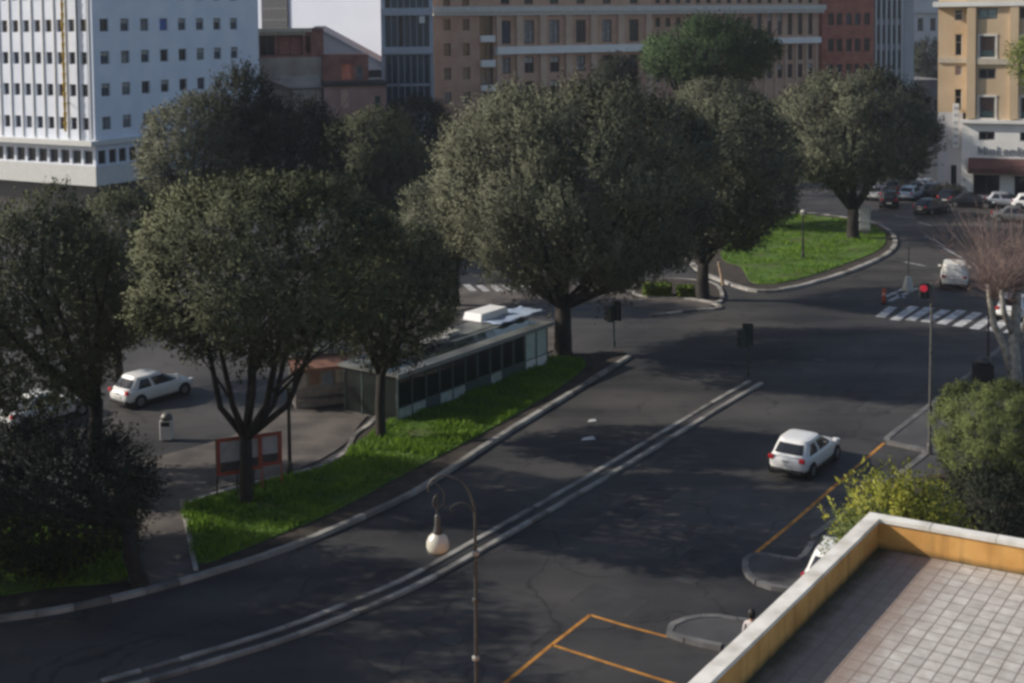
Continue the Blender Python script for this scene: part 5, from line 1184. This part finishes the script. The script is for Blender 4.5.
nt.links.new(fr.outputs[0], mx.inputs[0]); nt.links.new(m2.outputs[0], mx.inputs[1]); nt.links.new(gs.outputs[0], mx.inputs[2]); nt.links.new(mx.outputs[0], nt.nodes['Material Output'].inputs[0])
nt.nodes.remove(gp_); nt.nodes.remove(nz)
mb = MB(); mb.box((LV / 2, dv / 2, .03), (LV, dv, .06)); mb.build('floor', mat('deck_floor', (.12, .11, .10), .8, var=.2), t)
mb = MB(); mb.box((LV / 2, .1, HV + .06), (LV + .5, .7, .12)); mb.box((LV / 2, 2.64, HV + .06), (LV + .5, 2.02, .12)); mb.box((LV / 2, 2.7, HV + .14), (LV + .2, 1.5, .04)); mb.box((-.12, 1.04, HV + .06), (.26, 1.17, .12)); mb.box((LV + .12, 1.04, HV + .06), (.26, 1.17, .12))
mb.build('roof', mat('roof_felt', (.06, .066, .064), .45, col2=(.17, .18, .17), scale=.5), t)
mb = MB(); mb.box((LV / 2, -.27, HV + .04), (LV + .6, .06, .22)); mb.build('fascia', mat('fascia_metal', (.17, .175, .17), .5, var=.1), t)
mb = MB(); mb.box((LV / 2, 1.04, HV + .09), (LV - .02, 1.17, .02)); mb.build('added_skylight', gl, t)  # glazed roof strip added to brighten the tables below
nb = 12
for k in range(nb + 1):
    for y in (0, dv):
        mb = MB(); mb.box((LV * k / nb, y, HV / 2 + .03), (.08, .08, HV - .06)); mb.build('post', TEAL, t)
for k in range(nb):
    x = LV * (k + .5) / nb; w = LV / nb - .1
    mb = MB(); mb.box((x, 0, .35), (w, .05, .55)); mb.build('lower_panel', BINW if k in (10, 11) else (mat('pale_panel_green', (.26, .31, .29), .5, var=.2) if k in (0, 1, 3, 4, 7) else TEAL), t)
    mb = MB(); mb.box((x, 0, .66 + (HV - .7) / 2), (w, .02, HV - .72)); mb.build('pane', gl if k < 10 else mat('frosted_green_glass', (.30, .38, .34), .3, col2=(.42, .50, .45), scale=2.5), t)
    mb = MB(); mb.box((x, 0, .655), (w, .06, .05)); mb.build('rail', TEAL, t)
for (x) in (0, LV):
    mb = MB(); mb.box((x, dv / 2, HV / 2 + .02), (.02, dv - .2, HV - .1)); mb.build('pane', gl, t)
    for y in (dv / 3, dv * 2 / 3): mb = MB(); mb.box((x, y, HV / 2), (.08, .08, HV - .08)); mb.build('post', TEAL, t)
MATW = t.matrix_world
vw = lambda x, y, z=0: Vector((Av.x, Av.y, .06)) + uv * x + Vector((-uv.y, uv.x, 0)) * y + Vector((0, 0, z))
CHW = mat('cafe_white', (.82, .84, .82), .5, var=.05)
def cafe_table():
    t = thing('cafe_table', 'small pale round table inside the glass veranda', 'table', (0, 0, 0), 0, 'tables inside the veranda')
    mb = MB(); mb.lathe([(.42, 0), (.42, .03)], (0, 0, .72), 16); mb.build('tabletop', CHW, t); mb = MB(); mb.lathe([(.22, 0), (.2, .03), (.03, .05), (.03, .72)], n=10); mb.build('pedestal', IRON, t); return t
def cafe_chair():
    t = thing('cafe_chair', 'pale chair drawn up to a table inside the glass veranda', 'chair', (0, 0, 0), 0, 'chairs inside the veranda')
    mb = MB(); mb.box((0, 0, .46), (.42, .42, .05)); mb.build('seat', CHW, t, bevel=.02); mb = MB(); mb.box((0, .2, .72), (.40, .04, .42)); mb.build('backrest', CHW, t, bevel=.02)
    for a in (-.17, .17):
        for c_ in (-.17, .17): mb = MB(); mb.tube([(a, c_, 0), (a, c_, .44)], .02, 6); mb.build('leg', CHW, t)
    return t
tb, ch = cafe_table(), cafe_chair(); first = True
for k in range(8):
    x = LV * (k + .6) / 8; y = 1.2 + (k % 2) * .2
    tt = tb if k == 0 else copy_tree(tb); tt.location = vw(x, y, .06)
    for j, a in enumerate((.3, 2.4, 4.4)):
        cc = ch if (k == 0 and j == 0) else copy_tree(ch); cc.location = vw(x + .8 * math.cos(a), y + .8 * math.sin(a), .06); cc.rotation_euler = (0, 0, a - math.pi / 2 + math.atan2(uv.y, uv.x))
# things on the veranda roof
def roof_at(px, py): return G(px, py, .06 + HV + .16)
p = roof_at(486, 317); tt = thing('roof_light', 'bright white box on the far edge of the veranda roof', 'roof box', p, math.atan2(uv.y, uv.x))
mb = MB(); mb.box((0, 0, .22), (2.6, 1.3, .44), taper=.9); mb.build('box', mat('bright_white', (.85, .85, .85), .4, var=.03), tt, bevel=.03); mb = MB(); mb.box((0, 0, .02), (2.8, 1.5, .04)); mb.build('flange', GFRAME, tt)
p = roof_at(511, 316); tt = thing('tarpaulin', 'pale blue tarpaulin lying on the far end of the veranda roof', 'tarpaulin', p, math.atan2(uv.y, uv.x))
bm_ = MB(); nx, ny = 16, 8; g = random.Random(9)
for i in range(nx + 1):
    for j in range(ny + 1): bm_.v.append((-2.2 + 4.4 * i / nx, -.9 + 1.8 * j / ny, .05 + .06 * math.sin(i * 1.1 + j) * math.cos(j * .9) + g.uniform(0, .03)))
for i in range(nx):
    for j in range(ny): a = i * (ny + 1) + j; bm_.f.append((a, a + ny + 1, a + ny + 2, a + 1)); bm_.m.append(0)
o = bm_.build('sheet', mat('blue_tarp', (.28, .36, .50), .35, col2=(.42, .50, .62), scale=.8), tt, True); sm = o.modifiers.new('solid', 'SOLIDIFY'); sm.thickness = .02
for k, (x_, y_, l_) in enumerate(((430, 345, 2.2), (447, 336, 1.2))):
    p = roof_at(x_, y_); tt = thing('roof_vent', ('long' if k == 0 else 'short') + ' pale low vent on the middle of the veranda roof', 'roof vent', p, math.atan2(uv.y, uv.x))
    mb = MB(); mb.box((0, 0, .1), (l_, .6, .2)); mb.build('box', mat('vent_metal', (.34, .33, .30), .6, var=.1), tt, bevel=.03); mb = MB(); mb.box((0, 0, .22), (l_ + .15, .75, .04)); mb.build('lid', mat('vent_metal', (.34, .33, .30)), tt)
# newspaper kiosk between the forked tree and the veranda
b = G(322, 406, .06); t = thing('newspaper_kiosk', 'small kiosk with white roof sign and orange awning behind the forked tree', 'kiosk', b, math.radians(20))
mb = MB(); mb.box((0, .9, 1.3), (2.6, 1.8, 2.6)); mb.build('cabin', mat('kiosk_pale', (.30, .27, .24), .6, var=.2), t)
mb = MB(); mb.box((.3, .8, 3.05), (1.7, 1.2, .75)); mb.build('roof_sign', WFRAME, t, bevel=.03); mb = MB(); mb.box((0, .9, 2.65), (3.0, 2.2, .1)); mb.build('roof', IRONG, t)
mb = MB(); mb.quad((-1.7, -.02, 2.6), (1.3, -.02, 2.6), (1.3, -1.0, 2.2), (-1.7, -1.0, 2.2)); mb.quad((-1.7, -1.0, 2.2), (1.3, -1.0, 2.2), (1.3, -1.0, 2.02), (-1.7, -1.0, 2.02)); mb.build('awning', mat('orange_awning', (.26, .13, .09), .7, var=.1), t)
for k, cm in enumerate(((.5, .46, .42), (.28, .16, .12), (.25, .3, .36), (.55, .5, .42))):
    mb = MB(); mb.box((-1.0 + k * .66, -.02, 1.35 + .1 * (k % 2)), (.5, .03, .7)); mb.build('poster', mat('poster_colour_' + 'abcd'[k], cm, .6, var=.15), t)
mb = MB(); mb.box((0, -.35, .5), (2.4, .5, .06)); mb.build('counter', IRONG, t)
# planters by the corner building
for k, (x, y, l) in enumerate(((944, 200, 'left leafy planter by the street corner below the vertical sign'), (956, 201, 'right leafy planter by the street corner below the vertical sign'))):
    b = G(x, y); t = thing('planter', l, 'planter', b)
    mb = MB(); mb.box((0, 0, .3), (1.3, .7, .6), taper=1.08); mb.build('trough', mat('terracotta', (.2, .13, .1), .85, var=.2), t, bevel=.03)
    g2 = np.random.default_rng(k); n = 500; c_ = g2.normal(0, 1, (n, 3)) * np.array([.5, .28, .3]) + np.array([0, 0, 1.05])
    obj('foliage', leaves_mesh('foliage', c_, g2.normal(size=(n, 3)), np.full(n, .3), np.full(n, .16), g2.random(n), leaf_mat('planter_leaf', (.06, .065, .035), (.32, .27, .2))), t)
# small white light in the garden
b = G(993, 528, .16); t = thing('garden_light', 'tiny white garden light in the dark bed beyond the terrace', 'lamp', b); mb = MB(); mb.tube([(0, 0, 0), (0, 0, .5)], .03, 8); mb.build('post', IRON, t); mb = MB(); mb.lathe([(.06, 0), (.1, .06), (.1, .2), (.04, .26)], (0, 0, .5), 10); mb.build('globe', LAMPG, t, True)
# litter on the carriageway
for (x, y, l, w) in ((588, 439, 'larger white scrap of paper lying on the dark carriageway', .34), (592, 421, 'smaller pale scrap of paper further up the carriageway', .22)):
    p = G(x, y, .012); mb = MB(); mb.v = [(p.x - w, p.y - w * .6, p.z), (p.x + w, p.y - w * .5, p.z + .03), (p.x + w * .7, p.y + w * .6, p.z + .07), (p.x - w * .6, p.y + w * .5, p.z + .01), (p.x, p.y, p.z + .09)]
    mb.f = [(0, 1, 4), (1, 2, 4), (2, 3, 4), (3, 0, 4)]; mb.m = [0] * 4; tag(mb.build('paper_scrap', BINW), l, 'litter')

# ------------------------------------------------------------------ pedestrian
def person(label, b, rz):
    t = thing('person', label, 'person', b, rz)
    J = {'pelvis': (0, 0, .93, .135), 'waist': (0, .0, 1.1, .125), 'chest': (0, -.01, 1.32, .15), 'neck': (0, 0, 1.48, .06), 'head0': (0, -.01, 1.56, .085), 'head1': (0, -.02, 1.66, .10), 'head2': (0, -.01, 1.74, .07)}
    for s_, n in ((-1, 'l'), (1, 'r')):
        J['hip' + n] = (s_ * .1, 0, .88, .105); J['knee' + n] = (s_ * .11, -.06 * s_, .49, .065); J['ank' + n] = (s_ * .11, .08 * s_, .08, .042); J['toe' + n] = (s_ * .13, .08 * s_ - .17, .035, .036)
        J['sh' + n] = (s_ * .19, 0, 1.41, .06); J['elb' + n] = (s_ * .25, .04, 1.13, .042); J['wri' + n] = (s_ * .24, -.08 - .05 * s_, .92, .028); J['hand' + n] = (s_ * .235, -.11 - .05 * s_, .84, .03)
        for q in range(4): J['fin%d%s' % (q, n)] = (s_ * (.235 + .0), -.14 - .05 * s_ + .022 * q, .765 + .008 * abs(q - 1.5), .009)
        J['thu' + n] = (s_ * .215, -.165 - .05 * s_, .81, .010)
    E = [('pelvis', 'waist'), ('waist', 'chest'), ('chest', 'neck'), ('neck', 'head0'), ('head0', 'head1'), ('head1', 'head2')]
    for n in 'lr':
        E += [('pelvis', 'hip' + n), ('hip' + n, 'knee' + n), ('knee' + n, 'ank' + n), ('ank' + n, 'toe' + n), ('chest', 'sh' + n), ('sh' + n, 'elb' + n), ('elb' + n, 'wri' + n), ('wri' + n, 'hand' + n), ('hand' + n, 'thu' + n)] + [('hand' + n, 'fin%d%s' % (q, n)) for q in range(4)]
    ks = list(J); me = bpy.data.meshes.new('body'); me.from_pydata([J[k][:3] for k in ks], [(ks.index(a), ks.index(c)) for a, c in E], [])
    o = obj('body', me, t); md = o.modifiers.new('skin', 'SKIN')
    if not me.skin_vertices: me.skin_vertices.new()
    for k, sv in zip(ks, me.skin_vertices[0].data): sv.radius = (J[k][3], J[k][3] * (.8 if k in ('chest', 'waist', 'pelvis') else 1)); sv.use_root = k == 'pelvis'
    md.use_smooth_shade = True; sb = o.modifiers.new('sub', 'SUBSURF'); sb.levels = 2; sb.render_levels = 2
    # clothes by height: trousers, shirt, skin
    pm = bpy.data.materials.new('clothed_skin'); pm.use_nodes = True; nt = pm.node_tree; tc = nt.nodes.new('ShaderNodeTexCoord'); sx = nt.nodes.new('ShaderNodeSeparateXYZ'); rp = nt.nodes.new('ShaderNodeValToRGB'); dv_ = nt.nodes.new('ShaderNodeMath'); dv_.operation = 'DIVIDE'; dv_.inputs[1].default_value = 2.0
    nt.links.new(tc.outputs['Object'], sx.inputs[0]); nt.links.new(sx.outputs[2], dv_.inputs[0]); nt.links.new(dv_.outputs[0], rp.inputs[0]); nt.links.new(rp.outputs[0], nt.nodes['Principled BSDF'].inputs['Base Color'])
    rp.color_ramp.interpolation = 'CONSTANT'; e = rp.color_ramp.elements; e[0].position = 0; e[0].color = (.02, .02, .022, 1); e[1].position = .475; e[1].color = (.55, .50, .50, 1); k = e.new(.735); k.color = (.42, .25, .18, 1); k = e.new(.05); k.color = (.03, .035, .055, 1); nt.nodes['Principled BSDF'].inputs['Roughness'].default_value = .8
    me.materials.append(pm)
    mb = MB(); mb.lathe([(.03, .155), (.09, .12), (.118, .05), (.115, -.03), (.09, -.10), (.07, -.13)], (0, .022, 1.685), 14); mb.build('hair', mat('dark_hair', (.015, .011, .009), .6, var=.1), t, True)
    for s_ in (-1, 1):
        mb = MB(); mb.lathe([(.004, -.012), (.012, 0), (.004, .012)], (s_ * .034, -.105, 1.655), 8); mb.build('eye', BLACK, t)
    mb = MB(); mb.lathe([(.006, .02), (.014, -.02), (.006, -.03)], (0, -.118, 1.63), 8); mb.build('nose', mat('skin', (.42, .25, .18), .6, var=.05), t)
    return t
person('person with dark hair and a pale top walking beside the terrace parapet', G(752, 670), math.radians(150))

# grey gable added to draw the diagonal shadow on the white building
p0, p1 = at(316, 26, 186), at(386, 64, 186); zb = 0.0
t = thing('shadow_gable', 'grey gable added as the diagonal shadow on the white building, behind the old brick house', 'house', (p0.x, 186, 0))
w = p1.x - p0.x; mb = MB(); mb.poly([(-w, 0, 0), (w, 0, 0), (w, 0, p1.z - .3), (0, 0, p0.z - .3), (-w, 0, p1.z - .3)]); mb.poly([(-w, 9, 0), (w, 9, 0), (w, 9, p1.z - .3), (0, 9, p0.z - .3), (-w, 9, p1.z - .3)])
mb.quad((w, 0, 0), (w, 9, 0), (w, 9, p1.z - .3), (w, 0, p1.z - .3)); mb.quad((-w, 0, 0), (-w, 9, 0), (-w, 9, p1.z - .3), (-w, 0, p1.z - .3))
mb.build('wall', mat('shadow_grey_wall', (.24, .26, .31), .8, col2=(.25, .265, .30), scale=.5), t)
mb = MB()
for s_ in (-1, 1): mb.poly([(0, -.4, p0.z), (s_ * (w + .4), -.4, p1.z - .2), (s_ * (w + .4), 9.4, p1.z - .2), (0, 9.4, p0.z)]); mb.poly([(0, -.4, p0.z), (s_ * (w + .4), -.4, p1.z - .2), (s_ * (w + .4), -.4, p1.z - .42), (0, -.4, p0.z - .22)])
mb.build('roof', mat('shadow_slate', (.23, .25, .30), .7, col2=(.30, .32, .37), scale=.8), t)

# ------------------------------------------------------------------ air
hz = bpy.data.materials.new('haze_air'); hz.use_nodes = True; nt = hz.node_tree
for n in list(nt.nodes):
    if n.type == 'BSDF_PRINCIPLED': nt.nodes.remove(n)
pv = nt.nodes.new('ShaderNodeVolumePrincipled'); pv.inputs['Color'].default_value = (.80, .86, 1, 1); pv.inputs['Density'].default_value = .00018; pv.inputs['Anisotropy'].default_value = 0.0
nt.links.new(pv.outputs[0], nt.nodes['Material Output'].inputs['Volume'])
mb = MB(); mb.box((0, 180, 22), (900, 560, 46)); tag(mb.build('haze', hz), 'thin pale haze filling the air over the square', 'haze', kind='stuff')
